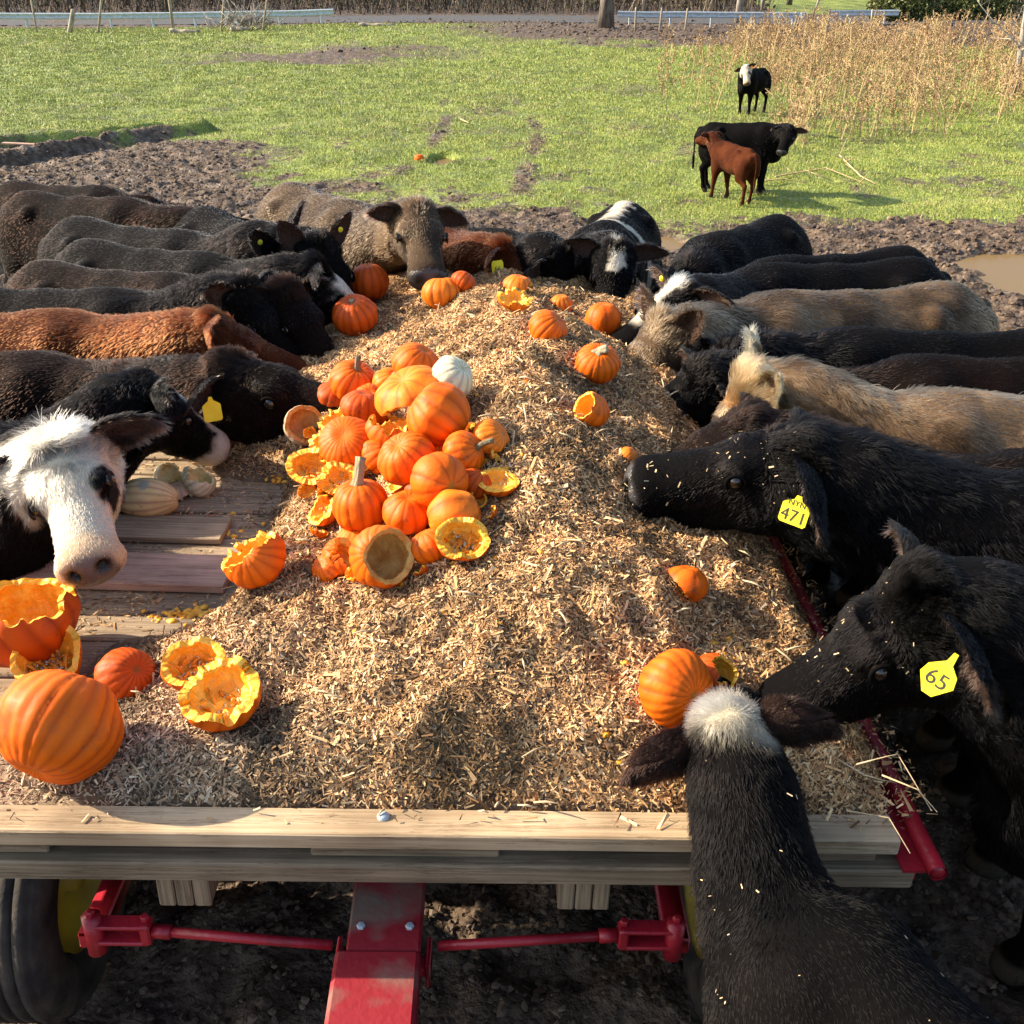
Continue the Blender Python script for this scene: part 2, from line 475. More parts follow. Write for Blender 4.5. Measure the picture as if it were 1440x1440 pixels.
def build_weeds():
    """dead standing weeds: thin tan stems with clusters of brown seed heads"""
    mb_v = []; mb_f = []; cc = []; n0 = 0
    def stick(a, b, r, col):
        nonlocal n0
        a = np.array(a); b = np.array(b); d = b - a; d /= np.linalg.norm(d) + 1e-9
        s = np.cross(d, [.3, .2, .9]); s /= np.linalg.norm(s) + 1e-9; t = np.cross(d, s)
        ring = [a + r * (s * math.cos(w) + t * math.sin(w)) for w in (0, 2.09, 4.19)] + [b + r * .6 * (s * math.cos(w) + t * math.sin(w)) for w in (0, 2.09, 4.19)]
        mb_v.extend(ring); cc.extend([col] * 6)
        for i in range(3):
            j = (i + 1) % 3
            mb_f.append([n0 + i, n0 + j, n0 + 3 + j]); mb_f.append([n0 + i, n0 + 3 + j, n0 + 3 + i])
        n0 += 6
    def seed(p, r, col):
        nonlocal n0
        q = [np.array(p) + r * (np.array([random.uniform(-1, 1), random.uniform(-1, 1), random.uniform(-.7, 1)])) for _ in range(4)]
        mb_v.extend(q); cc.extend([col] * 4)
        mb_f.extend([[n0, n0 + 1, n0 + 2], [n0, n0 + 2, n0 + 3], [n0, n0 + 3, n0 + 1], [n0 + 1, n0 + 3, n0 + 2]]); n0 += 4
    spots = []
    rr = random.Random(5)
    gx, gy = np.meshgrid(np.arange(-5, 45, .25), np.arange(14, 60, .25)); GD = fbm2(gx * .45, gy * .45, 3, 61); GZ = ground_z(gx, gy)
    def gl(G, x, y): return float(G[int((y - 14) / .25), int((x + 5) / .25)])
    while len(spots) < 1650:
        y = 17 + 36 * rr.random() ** 1.0
        x = rr.uniform(.17, .62) * y
        px, py, _ = proj((x, y, 0))
        edge = 1075 + 40 * math.sin(py * .05) + max(0, py - 170) * 1.2
        if px < edge - 10 or py < 50 or py > 238: continue
        dens = gl(GD, x, y)
        if dens < .36 + (.12 if px > 1330 else 0) + max(0, (py - 170)) * .004: continue
        spots.append((x, y))
    for _ in range(40):
        y = rr.uniform(24, 44); spots.append((rr.uniform(.135, .20) * y, y))
    for (x, y) in spots:
        z = gl(GZ, x, y)
        H = rr.uniform(.55, 1.35); fat = .005 + y * .00022
        sc_ = (.42, .31, .15) if rr.random() < .6 else (.28, .17, .09)
        lx, ly = rr.gauss(0, .18) * H, rr.gauss(0, .18) * H
        base = np.array([x, y, z - .02]); top = np.array([x + lx, y + ly, z + H])
        mid = base + (top - base) * .5 + np.array([rr.gauss(0, .04), rr.gauss(0, .04), 0])
        stick(base, mid, fat, sc_); stick(mid, top, fat * .8, sc_)
        nb = rr.randint(4, 8)
        for b in range(nb):
            t = rr.uniform(.2, .95); p = base + (top - base) * t
            L = H * rr.uniform(.15, .4); w = rr.uniform(0, 6.28)
            e = p + np.array([math.cos(w) * L * .7, math.sin(w) * L * .7, L * rr.uniform(.2, .8)])
            stick(p, e, fat * .6, sc_)
            for k in range(rr.randint(3, 6)):
                q = p + (e - p) * rr.uniform(.4, 1.05) + np.array([rr.gauss(0, .02), rr.gauss(0, .02), rr.gauss(0, .02)])
                g = rr.random()
                seed(q, rr.uniform(.015, .034) * (.6 + y * .022), (.26 + .22 * g, .165 + .145 * g, .085 + .075 * g))
    o = mesh_np('dead_weeds', np.array(mb_v), np.array(mb_f), attr_mat('dry_weed', .8, .2), smooth=False, cols=np.array(cc))
    tag(o, 'thicket of dead standing weeds with tan stems and brown seed heads', 'weeds', kind='stuff')
    # fallen pale branches in front of the thicket
    for k, pts in enumerate((((1090, 255), (1160, 240), (1215, 262)), ((1180, 222), (1210, 250), (1230, 262)), ((1065, 262), (1100, 258), (1130, 262)), ((648, 178), (660, 184)))):
        mb = MB(); ps = []
        for i, (a, b_) in enumerate(pts):
            p = at(a, b_, 0); ps.append(Vector((p.x, p.y, float(ground_z(p.x, p.y)) + .05)))
        mb.tube(ps, [.014, .010, .005][:len(ps)], 6)
        if k < 2:
            for q in range(5):
                t = random.random(); p = ps[0].lerp(ps[-1], t)
                mb.tube([p, p + Vector((random.uniform(-.4, .4), random.uniform(-.3, .3), random.uniform(.02, .3)))], [.010, .004], 5)
        o = mb.build('fallen_branch', noise_mat('dry_branch', (.42, .30, .15), (.55, .42, .24), 6, .8), smooth=True)
        tag(o, ['long pale fallen branch lying on the grass before the weeds', 'forked dead branch at the foot of the weeds', 'thin dry stick lying near the hooves of the young black cow', 'short white twig between the wheel tracks'][k], 'branch', 'dead branches lying in the pasture')

build_grass(); build_clods(); build_weeds()
# ------------------------------------------------------------------ wagon (hay wagon with plank deck)
DECK = 0.95
P_FR = at(1283, 1163, DECK)      # front right corner of the deck top
ROLL = rad(1.55)                   # the right side hangs a little lower
WA = Matrix.Rotation(rad(0.7), 4, 'Z') @ Matrix.Rotation(ROLL, 4, 'Y')
W_W, W_L = 2.44, 4.88
WORG = Vector((P_FR.x - W_W / 2, P_FR.y, DECK - .0))
WM = Matrix.Translation(WORG) @ WA       # wagon frame: x right, y to the back, z up, origin at the middle of the front edge

def wl(u, v, z=0.0):
    return WM @ Vector((u, v, z))
WMI = WM.inverted()

def wood(name, c1, c2, axis=0):
    m, t, b = new_mat(name)
    tc = N(t, 'ShaderNodeTexCoord'); mp = N(t, 'ShaderNodeMapping')
    st = [110, 110, 110]; st[axis] = 2.6
    mp.inputs['Scale'].default_value = st
    oi = N(t, 'ShaderNodeObjectInfo')
    ad = N(t, 'ShaderNodeVectorMath', operation='ADD'); t.links.new(tc.outputs['Object'], ad.inputs[0])
    t.links.new(oi.outputs['Location'], ad.inputs[1])
    t.links.new(ad.outputs[0], mp.inputs[0])
    n = N(t, 'ShaderNodeTexNoise'); n.inputs['Scale'].default_value = 1.0; n.inputs['Detail'].default_value = 7; n.inputs['Distortion'].default_value = .5
    t.links.new(mp.outputs[0], n.inputs['Vector'])
    cr = N(t, 'ShaderNodeValToRGB'); e = cr.color_ramp.elements
    e[0].position = .32; e[1].position = .68; e[0].color = (*c1, 1); e[1].color = (*c2, 1)
    t.links.new(n.outputs['Fac'], cr.inputs[0])
    n2 = N(t, 'ShaderNodeTexNoise'); n2.inputs['Scale'].default_value = 3.5; n2.inputs['Detail'].default_value = 6
    t.links.new(ad.outputs[0], n2.inputs['Vector'])
    r2 = N(t, 'ShaderNodeValToRGB'); e = r2.color_ramp.elements
    e[0].position = .3; e[1].position = .65; e[0].color = (.55, .52, .48, 1); e[1].color = (1.08, 1.05, 1.0, 1)
    t.links.new(n2.outputs['Fac'], r2.inputs[0])
    mx = N(t, 'ShaderNodeMix', data_type='RGBA', blend_type='MULTIPLY'); mx.inputs[0].default_value = 1
    t.links.new(cr.outputs[0], mx.inputs[6]); t.links.new(r2.outputs[0], mx.inputs[7])
    t.links.new(mx.outputs[2], b.inputs['Base Color'])
    b.inputs['Roughness'].default_value = .8; b.inputs['Specular IOR Level'].default_value = .25
    # splits along the grain
    m3 = N(t, 'ShaderNodeMapping'); s3 = [16, 16, 16]; s3[axis] = .8; m3.inputs['Scale'].default_value = s3; t.links.new(ad.outputs[0], m3.inputs[0])
    n3 = N(t, 'ShaderNodeTexNoise'); n3.inputs['Scale'].default_value = 1; n3.inputs['Detail'].default_value = 8; n3.inputs['Roughness'].default_value = .7; t.links.new(m3.outputs[0], n3.inputs['Vector'])
    r3 = N(t, 'ShaderNodeValToRGB'); e = r3.color_ramp.elements; e[0].position = .485; e[0].color = (1, 1, 1, 1); e[1].position = .515; e[1].color = (1, 1, 1, 1); k = e.new(.5); k.color = (.42, .38, .34, 1)
    t.links.new(n3.outputs['Fac'], r3.inputs[0])
    m4 = N(t, 'ShaderNodeMix', data_type='RGBA', blend_type='MULTIPLY'); m4.inputs[0].default_value = .75; t.links.new(mx.outputs[2], m4.inputs[6]); t.links.new(r3.outputs[0], m4.inputs[7]); t.links.new(m4.outputs[2], b.inputs['Base Color'])
    bp = N(t, 'ShaderNodeBump'); bp.inputs['Strength'].default_value = .5; bp.inputs['Distance'].default_value = .004
    t.links.new(n.outputs['Fac'], bp.inputs['Height']); t.links.new(bp.outputs[0], b.inputs['Normal'])
    return m

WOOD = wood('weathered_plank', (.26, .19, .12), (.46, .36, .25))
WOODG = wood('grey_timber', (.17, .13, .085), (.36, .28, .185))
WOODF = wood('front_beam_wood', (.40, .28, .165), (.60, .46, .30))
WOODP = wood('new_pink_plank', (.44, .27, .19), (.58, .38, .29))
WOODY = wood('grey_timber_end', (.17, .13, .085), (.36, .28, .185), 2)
RED = noise_mat('red_paint_scuffed', (.22, .008, .015), (.34, .013, .024), 5, .38, .15, spec=.5, c3=(.34, .012, .024), bscale=60)
REDD = noise_mat('red_paint_muddy', (.25, .010, .017), (.18, .12, .09), 6, .6, .12, spec=.35, detail=12, pos=(.50, .66), bscale=50)
YEL = noise_mat('yellow_rim_paint', (.50, .38, .02), (.30, .22, .04), 8, .5, .1, spec=.4)
RUB = noise_mat('tyre_rubber', (.012, .012, .012), (.06, .048, .038), 9, .85, .4, detail=8)
STEEL = noise_mat('galvanised_steel', (.36, .41, .44), (.50, .56, .60), 6, .5, .05, spec=.4, metallic=.1)

def build_wagon():
    root = empty('hay_wagon', (0, 0, 0), 'flatbed farm wagon with plank deck, red running gear and heaped wood mulch', 'wagon')
    root.matrix_world = WM
    hw = W_W / 2
    # deck planks running across, top at local z = 0 (front beam is on top of the first plank)
    v = .095; k = 0
    widths = [.185, .14, .185, .185, .14]
    while v < W_L:
        w = widths[k % 5]
        if v + w > W_L + .02: w = W_L - v
        if w < .03: break
        mb = MB(); dz = random.uniform(-.004, .004)
        mb.box((random.uniform(-.008, .008), v + w / 2, -.040 - .019 + dz), (2 * hw - random.uniform(0, .03), w - .012, .038), bev=.004)
        mb.build('deck_board', WOOD, root)
        v += w; k += 1
    # loose raised newer plank at left
    vv = WMI @ at(230, 800, DECK)
    mb = MB(); mb.box((0, 0, 0), (1.30, .20, .030), bev=.003)
    o = mb.build('loose_plank', WOODP, root); o.location = (vv.x - .42, vv.y - .01, -.022); o.rotation_euler = (0, 0, rad(-1.5))
    o['label'] = 'newer pinkish plank lying on the older deck boards'
    vv = WMI @ at(230, 742, DECK)
    mb = MB(); mb.box((0, 0, 0), (1.25, .17, .022), bev=.003)
    o = mb.build('loose_plank', WOOD, root); o.location = (vv.x - .40, vv.y, -.026); o.rotation_euler = (0, 0, rad(-1))
    # layered front: long beam on top, spacer blocks, lower beam
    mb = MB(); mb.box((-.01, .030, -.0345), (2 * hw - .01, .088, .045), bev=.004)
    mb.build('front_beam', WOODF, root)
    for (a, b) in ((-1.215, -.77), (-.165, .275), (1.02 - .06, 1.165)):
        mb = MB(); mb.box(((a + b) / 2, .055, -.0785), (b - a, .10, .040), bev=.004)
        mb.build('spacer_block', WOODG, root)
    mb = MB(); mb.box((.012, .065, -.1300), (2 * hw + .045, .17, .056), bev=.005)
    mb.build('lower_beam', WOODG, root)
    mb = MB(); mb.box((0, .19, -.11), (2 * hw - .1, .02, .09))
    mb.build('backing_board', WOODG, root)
    # chips caught in the gap are part of the mulch. bolt heads
    for px in (538,):
        q = WMI @ at(px, 1149, DECK)
        mb = MB(); mb.lathe([(.001, .010), (.010, .009), (.0145, .004), (.015, 0)], c=(q.x, .045, -.012), n=14)
        mb.build('bolt', STEEL, root, True)
    # stringers: three boards side by side, ends visible under the beam
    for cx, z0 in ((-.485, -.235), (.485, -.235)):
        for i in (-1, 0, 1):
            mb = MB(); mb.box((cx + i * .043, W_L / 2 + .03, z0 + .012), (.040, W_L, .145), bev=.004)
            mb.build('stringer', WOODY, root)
    # cross members
    for v in (1.3, 2.4, 3.5, 4.7):
        mb = MB(); mb.box((0, v, -.105), (2.3, .09, .042), bev=.004); mb.build('cross_joist', WOODG, root)
    # red steel bolsters across
    for v in (.42, 3.9):
        mb = MB(); mb.box((0, v, -.30), (1.25, .10, .075), bev=.006); mb.box((0, v, -.20), (.9, .07, .12)); mb.build('bolster', RED, root)
        mb = MB(); mb.box((0, v + .02, -.50), (1.45, .11, .11), bev=.01); mb.box((-.0, v + .02, -.40), (.18, .1, .18)); mb.build('axle', RED, root)
    mb = MB(); mb.box((0, 2.2, -.50), (.10, 3.6, .12), bev=.008); mb.build('reach_pole', RED, root)
    # drawbar coming towards the viewer: upper plate, hinge, long tongue
    mb = MB(); mb.box((.0, .17, -.352), (.180, .42, .06), Matrix.Rotation(rad(9), 3, 'X'), bev=.006)
    mb.build('hitch_plate', REDD, root)
    mb = MB(); R = Matrix.Rotation(rad(5), 3, 'X')
    mb.box((-.012, -.745, -.46), (.205, 1.42, .10), R, bev=.010)
    mb.build('tongue', REDD, root)
    mb = MB()
    mb.tube([(-.115, -.042, -.410), (.115, -.042, -.410)], .024, 14)
    for sx in (-.110, .110):
        mb.box((sx, -.03, -.41), (.012, .09, .08), bev=.004)
    mb.build('hinge_pin', RED, root, True)
    for sx in (-1, 1):
        mb = MB(); z = -.40
        a, b = (sx * .13, -.0, z + .01), (sx * .57, .03, z + .02)
        mb.tube([a, b], .0125, 12)
        mb.tube([(sx * .53, .028, z + .018), (sx * .575, .03, z + .02)], .018, 6)
        mb.build('tie_rod', RED, root, True)
        mb = MB()
        mb.box((sx * .59, .03, z + .02), (.025, .042, .066), bev=.005)
        mb.box((sx * .65, .03, z + .047), (.13, .042, .011), bev=.003)
        mb.box((sx * .65, .03, z - .007), (.13, .042, .011), bev=.003)
        mb.build('yoke', RED, root)
        mb = MB(); mb.tube([(sx * .72, .03, z - .05), (sx * .72, .03, z + .07)], .024, 10); mb.box((sx * .73, .23, z - .01), (.06, .42, .05), bev=.005)
        mb.build('steering_arm', RED, root, True)
    for (bx, by, bz) in ((-.06, .02, -.352), (.06, .02, -.352), (-.07, -.12, -.395), (.06, -.12, -.395), (-.59, .03, -.34), (.59, .03, -.34), (-.72, .03, -.325), (.72, .03, -.325)):
        mb = MB(); mb.lathe([(.001, .014), (.009, .013), (.011, .010), (.011, 0)], c=(bx, by, bz), n=6); mb.build('bolt', STEEL if abs(bx) < .1 else RED, root)
    # wheels
    def wheel(cx, cy):
        cz = -.60
        R = Matrix.Rotation(rad(90), 3, 'Y')
        w = .235; ro = .39; ri = .215
        prof = [(ri, -w / 2 + .03), (ri + .03, -w / 2), (ro - .07, -w / 2 - .005), (ro - .015, -w / 2 + .012)]
        # ribbed tread
        for i in range(5):
            a = -w / 2 + .02 + i * (w - .04) / 5; b = a + (w - .04) / 5
            prof += [(ro, a + .003), (ro + .002, b - .009), (ro - .014, b - .007), (ro - .014, b - .001)]
        prof += [(ro - .015, w / 2 - .012), (ro - .07, w / 2 + .005), (ri + .03, w / 2), (ri, w / 2 - .03)]
        mb = MB(); mb.lathe(prof, R, (0, 0, 0), 72)
        wo = mb.build('wheel', RUB, root, True); wo.location = (cx, cy, cz)
        mb = MB(); mb.lathe([(.215, -.10), (.205, -.085), (.19, -.06), (.15, -.045), (.09, -.035), (.05, -.04), (.05, -.08), (.001, -.085)], R, (0, 0, 0), 48)
        mb.lathe([(.215, .10), (.205, .085), (.19, .06), (.15, .045), (.09, .035), (.05, .04), (.05, .08), (.001, .085)], R, (0, 0, 0), 48)
        mb.lathe([(.212, -.10), (.212, .10)], R, (0, 0, 0), 48)
        mb.build('rim', YEL, wo, True)
    for cx in (-1.01, .97):
        for cy in (.42, 3.9): wheel(cx, cy)
    # tubular rail along both sides
    for sx in (1, -1):
        mb = MB(); mb.tube([(sx * (hw + .055), -.075, -.050), (sx * (hw + .055), W_L, -.050)], .021, 16, cap=False)
        mb.tube([(sx * (hw + .055), -.073, -.050), (sx * (hw + .055), W_L, -.050)], .017, 16)
        mb.build('side_rail', RED, root, True)
        mb = MB(); mb.box((sx * (hw + .022), W_L / 2 - .02, -.0715), (.07, W_L + .06, .006)); mb.build('edge_strip', RED, root)
        for v in (.05, 1.3, 2.6, 3.9, 4.8):
            mb = MB(); mb.box((sx * (hw + .055), v, -.125), (.012, .05, .10)); mb.build('bracket', RED, root)
    return root

WAGON = build_wagon()

# ------------------------------------------------------------------ mulch pile (height above deck, in wagon coordinates)
def pile_h(u, v):
    u = np.asarray(u, float); v = np.asarray(v, float)
    uc = .30 + .08 * np.sin(v * .9) - .08 * sstep(3.2, 4.8, v)
    H = np.interp(v, [0.05, .35, .9, 1.6, 2.4, 3.2, 4.0, 4.5, 4.95], [.03, .15, .31, .40, .38, .25, .11, .06, .02])
    wl_ = np.interp(v, [0, .5, 1.2, 2, 3.2, 4.88], [.75, .55, .46, .56, .56, .50])
    wr_ = np.interp(v, [0, 1, 2, 4.88], [.70, .62, .52, .50])
    w = np.where(u < uc, wl_, wr_)
    h = H * 1.06 * np.exp(-np.abs((u - uc) / w) ** 1.75)
    nn = .30 * (fbm2(u * 2, v * 2, 3, 41) - .5)
    low = .05 * sstep(-.95, -.30, u + nn) + .05 * sstep(-.2, .5, u)
    low = low + .022 * sstep(2.0, 2.4, v) * sstep(-1.25, -1.0, u + nn)
    low = low + .10 * np.exp(-((u + .30) / .40) ** 2 - ((v - 2.1) / .8) ** 2) + .06 * np.exp(-((u + .35) / .30) ** 2 - ((v - .95) / .3) ** 2)
    h = h + low
    bare = sstep(-.42, -.62, u + nn * .8) * sstep(.70, .85, v + nn * .5) * sstep(2.25, 1.85, v + nn)
    h = h * (1 - bare)
    n = fbm2(u * 3.3 + 7, v * 3.3, 4, 44) - .5
    n2 = fbm2(u * 11, v * 11, 3, 47) - .5
    n4 = 1 - np.abs(fbm2(u * 6, v * 6, 3, 52) * 2 - 1)
    h = h + (n * .16 + n2 * .055 + (n4 - .8) * .05) * sstep(.01, .12, h)
    edge = sstep(.07, .22, v) * sstep(1.25, 1.10, np.abs(u)) * sstep(5.0, 4.7, v)
    h = h * edge * .95 + .022 * sstep(.02, .06, h) * sstep(.075, .10, v)
    return np.where(h > .006, h, 0) - .036 - .012 * (h <= .006)

def build_mulch():
    nu, nv = 230, 440
    us = np.linspace(-1.28, 1.30, nu); vs = np.linspace(.085, 4.95, nv)
    U, Vv = np.meshgrid(us, vs)
    Z = pile_h(U, Vv)
    V = np.stack([U, Vv, Z], -1).reshape(-1, 3)
    i = np.arange(nv - 1)[:, None] * nu + np.arange(nu - 1)[None, :]
    Q = np.stack([i, i + 1, i + nu + 1, i + nu], -1).reshape(-1, 4)
    zq = V[Q][:, :, 2].max(1)
    Q = Q[(zq > -.030) & (V[Q][:, :, 0].max(1) < 1.19)]
    used = np.unique(Q); mp = np.full(len(V), -1); mp[used] = np.arange(len(used)); Q = mp[Q]; V = V[used]
    bed_n = len(V)
    c = np.repeat(np.array([[.16, .105, .060]]), bed_n, 0) * (.7 + .6 * vn2(V[:, 0] * 20, V[:, 1] * 20, 5))[:, None]
    # chips
    n = 660000
    v = .02 + 4.95 * RNG.random(n) ** 1.25
    u = -1.28 + 2.60 * RNG.random(n)
    h = pile_h(u, v)
    thin = np.clip(sstep(.0, .05, h + .036), 0, 1)
    litter = .10 + .55 * sstep(.8, .3, v) * sstep(-1.25, -.7, u) + .3 * sstep(.5, .62, fbm2(u * 3, v * 3, 3, 66))
    keep = RNG.random(n) < np.maximum(np.maximum(thin, litter * .30), .55 * (u > .95))
    # none on the bare front beam except a few
    keep &= (v > .078) | (RNG.random(n) < .02)
    keep &= ~((np.abs(u) > 1.205) & (RNG.random(n) > .12))
    u, v, h = u[keep], v[keep], h[keep]; n = len(u)
    onbeam = v < .078
    h = np.where(onbeam, -.011, h)
    e = .012
    nx = -(pile_h(u + e, v) - pile_h(u - e, v)) / (2 * e); ny = -(pile_h(u, v + e) - pile_h(u, v - e)) / (2 * e)
    nx = np.where(onbeam | (h < -.03), 0, nx); ny = np.where(onbeam | (h < -.03), 0, ny)
    Nn = np.stack([nx, ny, np.ones(n)], -1); Nn += RNG.normal(0, .55, (n, 3)) * np.where(h > -.03, 1, .15)[:, None]
    Nn /= np.linalg.norm(Nn, axis=1, keepdims=True)
    A = RNG.normal(0, 1, (n, 3)); A -= Nn * (A * Nn).sum(1, keepdims=True); A /= np.linalg.norm(A, axis=1, keepdims=True)
    B = np.cross(Nn, A)
    k = RNG.random(n)
    L = np.where(k < .72, .0026 + .0062 * RNG.random(n), np.where(k < .97, .006 + .009 * RNG.random(n), .011 + .018 * RNG.random(n)))
    Wd = L * np.where(k < .72, .14 + .34 * RNG.random(n), .08 + .16 * RNG.random(n))
    lift = np.abs(RNG.normal(0, .006, n)) + .002
    C = np.stack([u, v, h + .002], -1) + Nn * lift[:, None]
    A = A * L[:, None]; B = B * Wd[:, None]; D = Nn * (L * .10 * RNG.normal(0, 1, n))[:, None]
    tw = (.5 + .8 * RNG.random((n, 1)))
    P = np.stack([C - A - B * tw, C + A - B * .6 + D, C + A * .9 + B * .7 * tw, C - A + B + D], 1)
    Vc = P.reshape(-1, 3); Qc = 4 * np.arange(n)[:, None] + np.array([[0, 1, 2, 3]])
    g = RNG.random((n, 1)); t = RNG.random(n)
    cl = np.array([.24, .135, .065]) * (1 - g) + np.array([.62, .42, .22]) * g
    cl[t < .16] = np.array([.74, .58, .36]) * (.8 + .3 * RNG.random(((t < .16).sum(), 1)))
    cl[t > .88] = np.array([.09, .055, .035]) * (.6 + .8 * RNG.random(((t > .88).sum(), 1)))
    m2 = (t > .84) & (t < .88); cl[m2] = np.array([.42, .36, .28])
    cl = cl * np.array([1.20, 1.04, .85])
    damp = sstep(.52, .66, fbm2(u * 7, v * 7, 3, 71))[:, None]; cl = cl * (1 - .55 * damp); dust = sstep(.60, .70, fbm2(u * 5 + 3, v * 5, 3, 75))[:, None]; cl = cl * (1 + .25 * dust)
    region = fbm2(u * 2.2, v * 2.2, 3, 68)[:, None]
    cl = cl * (.70 + .6 * region)
    grey = (sstep(.9, .2, v) * sstep(0.1, -.7, u))[:, None] * .6      # damp grey litter at the front left
    cl = cl * (1 - grey) + cl.mean(1, keepdims=True) * np.array([.86, .72, .56]) * grey
    allV = np.concatenate([V, Vc]); allQ = np.concatenate([Q, Qc + bed_n])
    cols = np.concatenate([c, np.repeat(cl, 4, 0)])
    P4 = np.array(WM)
    allV = allV @ P4[:3, :3].T + P4[:3, 3]
    o = mesh_np('wood_mulch', allV, allQ, attr_mat('mulch_chip', .75, .25), smooth=False, cols=cols)
    tag(o, 'heap of shredded tan wood mulch spread along the wagon deck', 'mulch', kind='stuff')

_gu = np.linspace(-1.4, 1.4, 281); _gv = np.linspace(0, 5.2, 521)
_G = pile_h(*np.meshgrid(_gu, _gv)).tolist()

def ph(u, v):
    """fast bilinear look-up of the pile height"""
    a = min(max((u + 1.4) * 100, 0), 279.999); b = min(max(v * 100, 0), 519.999)
    i, j = int(a), int(b); a -= i; b -= j
    return (_G[j][i] * (1 - a) + _G[j][i + 1] * a) * (1 - b) + (_G[j + 1][i] * (1 - a) + _G[j + 1][i + 1] * a) * b

def surf(x, y):
    """top of pile or deck in world z, above a world x, y"""
    q = WMI @ Vector((x, y, DECK + .2))
    return ph(q.x, q.y) + (WM @ Vector((q.x, q.y, 0))).z

def land(px, py, lift):
    """walk the pixel's ray until it is `lift` above the pile"""
    d = ray(px, py); t = 1.3
    o = Vector((0, 0, CAM_H))
    step = .08
    while t < 12:
        p = o + d * t
        if p.z - lift <= surf(p.x, p.y):
            if step < .002: return p
            t -= step; step /= 4
        t += step
    return o + d * t

build_mulch()

# loose longer sticks, straw and twigs over the pile and deck edge
def build_sticks():
    mb = MB(); r = random.Random(3)
    for _ in range(850):
        u = r.uniform(-1.2, 1.27); v = r.uniform(.05, 4.5) ** 1.0
        if u < -.5 and .5 < v < 2.4 and r.random() < .8: continue
        h = ph(u, v)
        if v < .14: h = max(h, -.01)
        L = r.uniform(.015, .07) * (1.6 if r.random() < .1 else 1); w = r.uniform(0, 6.28); z = h + .012
        a = Vector((u, v, z)); b = a + Vector((math.cos(w) * L, math.sin(w) * L, r.uniform(-.2, .45) * L))
        mb.tube([wl(*a), wl(*(a.lerp(b, .5) + Vector((0, 0, .004)))), wl(*b)], [.0022, .003, .0015], 5)
    for (pts) in (((1205, 1075), (1262, 1060), (1310, 1140)), ((1190, 1140), (1250, 1150), (1280, 1200)), ((1150, 1050), (1215, 1090), (1255, 1100)), ((1240, 1090), (1290, 1110), (1318, 1142))):
        ps = [at(a, b, DECK + .06 - .01 * i) for i, (a, b) in enumerate(pts)]
        mb.tube(ps, [.0024, .0018, .0008], 5)
    o = mb.build('loose_straw', noise_mat('straw', (.42, .30, .16), (.62, .50, .32), 9, .7), smooth=True)
    tag(o, 'loose straws and splinters strewn over mulch and deck edge', 'straw', kind='stuff')
build_sticks()
# ------------------------------------------------------------------ pumpkins
def rind_mat(name, c1, c2, c3):
    m, t, b = new_mat(name)
    tc = N(t, 'ShaderNodeTexCoord')
    n = N(t, 'ShaderNodeTexNoise'); n.inputs['Scale'].default_value = 7; n.inputs['Detail'].default_value = 6
    t.links.new(tc.outputs['Object'], n.inputs['Vector'])
    cr = N(t, 'ShaderNodeValToRGB'); e = cr.color_ramp.elements
    e[0].position = .3; e[1].position = .7; e[0].color = (*c1, 1); e[1].color = (*c2, 1)
    t.links.new(n.outputs['Fac'], cr.inputs[0])
    # specks and scars
    v = N(t, 'ShaderNodeTexNoise'); v.inputs['Scale'].default_value = 45; v.inputs['Detail'].default_value = 4
    t.links.new(tc.outputs['Object'], v.inputs['Vector'])
    r2 = N(t, 'ShaderNodeMapRange'); r2.inputs[1].default_value = .66; r2.inputs[2].default_value = .74
    t.links.new(v.outputs['Fac'], r2.inputs[0])
    mx = N(t, 'ShaderNodeMix', data_type='RGBA'); t.links.new(r2.outputs[0], mx.inputs[0])
    t.links.new(cr.outputs[0], mx.inputs[6]); mx.inputs[7].default_value = (*c3, 1)
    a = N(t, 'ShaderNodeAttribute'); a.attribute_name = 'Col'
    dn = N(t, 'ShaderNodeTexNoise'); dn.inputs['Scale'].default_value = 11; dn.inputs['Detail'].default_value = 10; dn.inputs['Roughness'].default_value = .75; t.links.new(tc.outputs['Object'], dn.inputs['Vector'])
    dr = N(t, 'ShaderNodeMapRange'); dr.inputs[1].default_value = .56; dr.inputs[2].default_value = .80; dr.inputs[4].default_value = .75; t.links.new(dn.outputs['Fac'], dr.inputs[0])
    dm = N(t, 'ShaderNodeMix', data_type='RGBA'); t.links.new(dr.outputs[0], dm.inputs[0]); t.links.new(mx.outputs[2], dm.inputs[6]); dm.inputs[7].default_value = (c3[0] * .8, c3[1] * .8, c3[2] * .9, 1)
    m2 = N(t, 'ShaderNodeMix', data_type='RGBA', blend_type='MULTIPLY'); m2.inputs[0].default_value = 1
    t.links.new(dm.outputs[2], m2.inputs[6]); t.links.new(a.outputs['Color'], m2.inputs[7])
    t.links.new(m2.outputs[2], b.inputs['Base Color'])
    b.inputs['Roughness'].default_value = .55; b.inputs['Specular IOR Level'].default_value = .22
    bp = N(t, 'ShaderNodeBump'); bp.inputs['Strength'].default_value = .35; bp.inputs['Distance'].default_value = .003
    t.links.new(v.outputs['Fac'], bp.inputs['Height']); t.links.new(bp.outputs[0], b.inputs['Normal'])
    return m
RIND = rind_mat('orange_rind', (.66, .098, .001), (.86, .160, .002), (.40, .12, .03))
RINDD = rind_mat('deep_orange_rind', (.46, .060, .002), (.62, .098, .003), (.25, .06, .015))
RINDL = rind_mat('light_orange_rind', (.76, .150, .005), (.88, .235, .012), (.5, .2, .06))
RINDW = rind_mat('white_rind', (.62, .56, .32), (.78, .76, .52), (.45, .38, .2))
RINDY = rind_mat('cream_rind', (.60, .42, .17), (.72, .56, .27), (.35, .2, .08))
RINDP = rind_mat('faded_pink_rind', (.50, .33, .20), (.62, .45, .28), (.3, .2, .1))
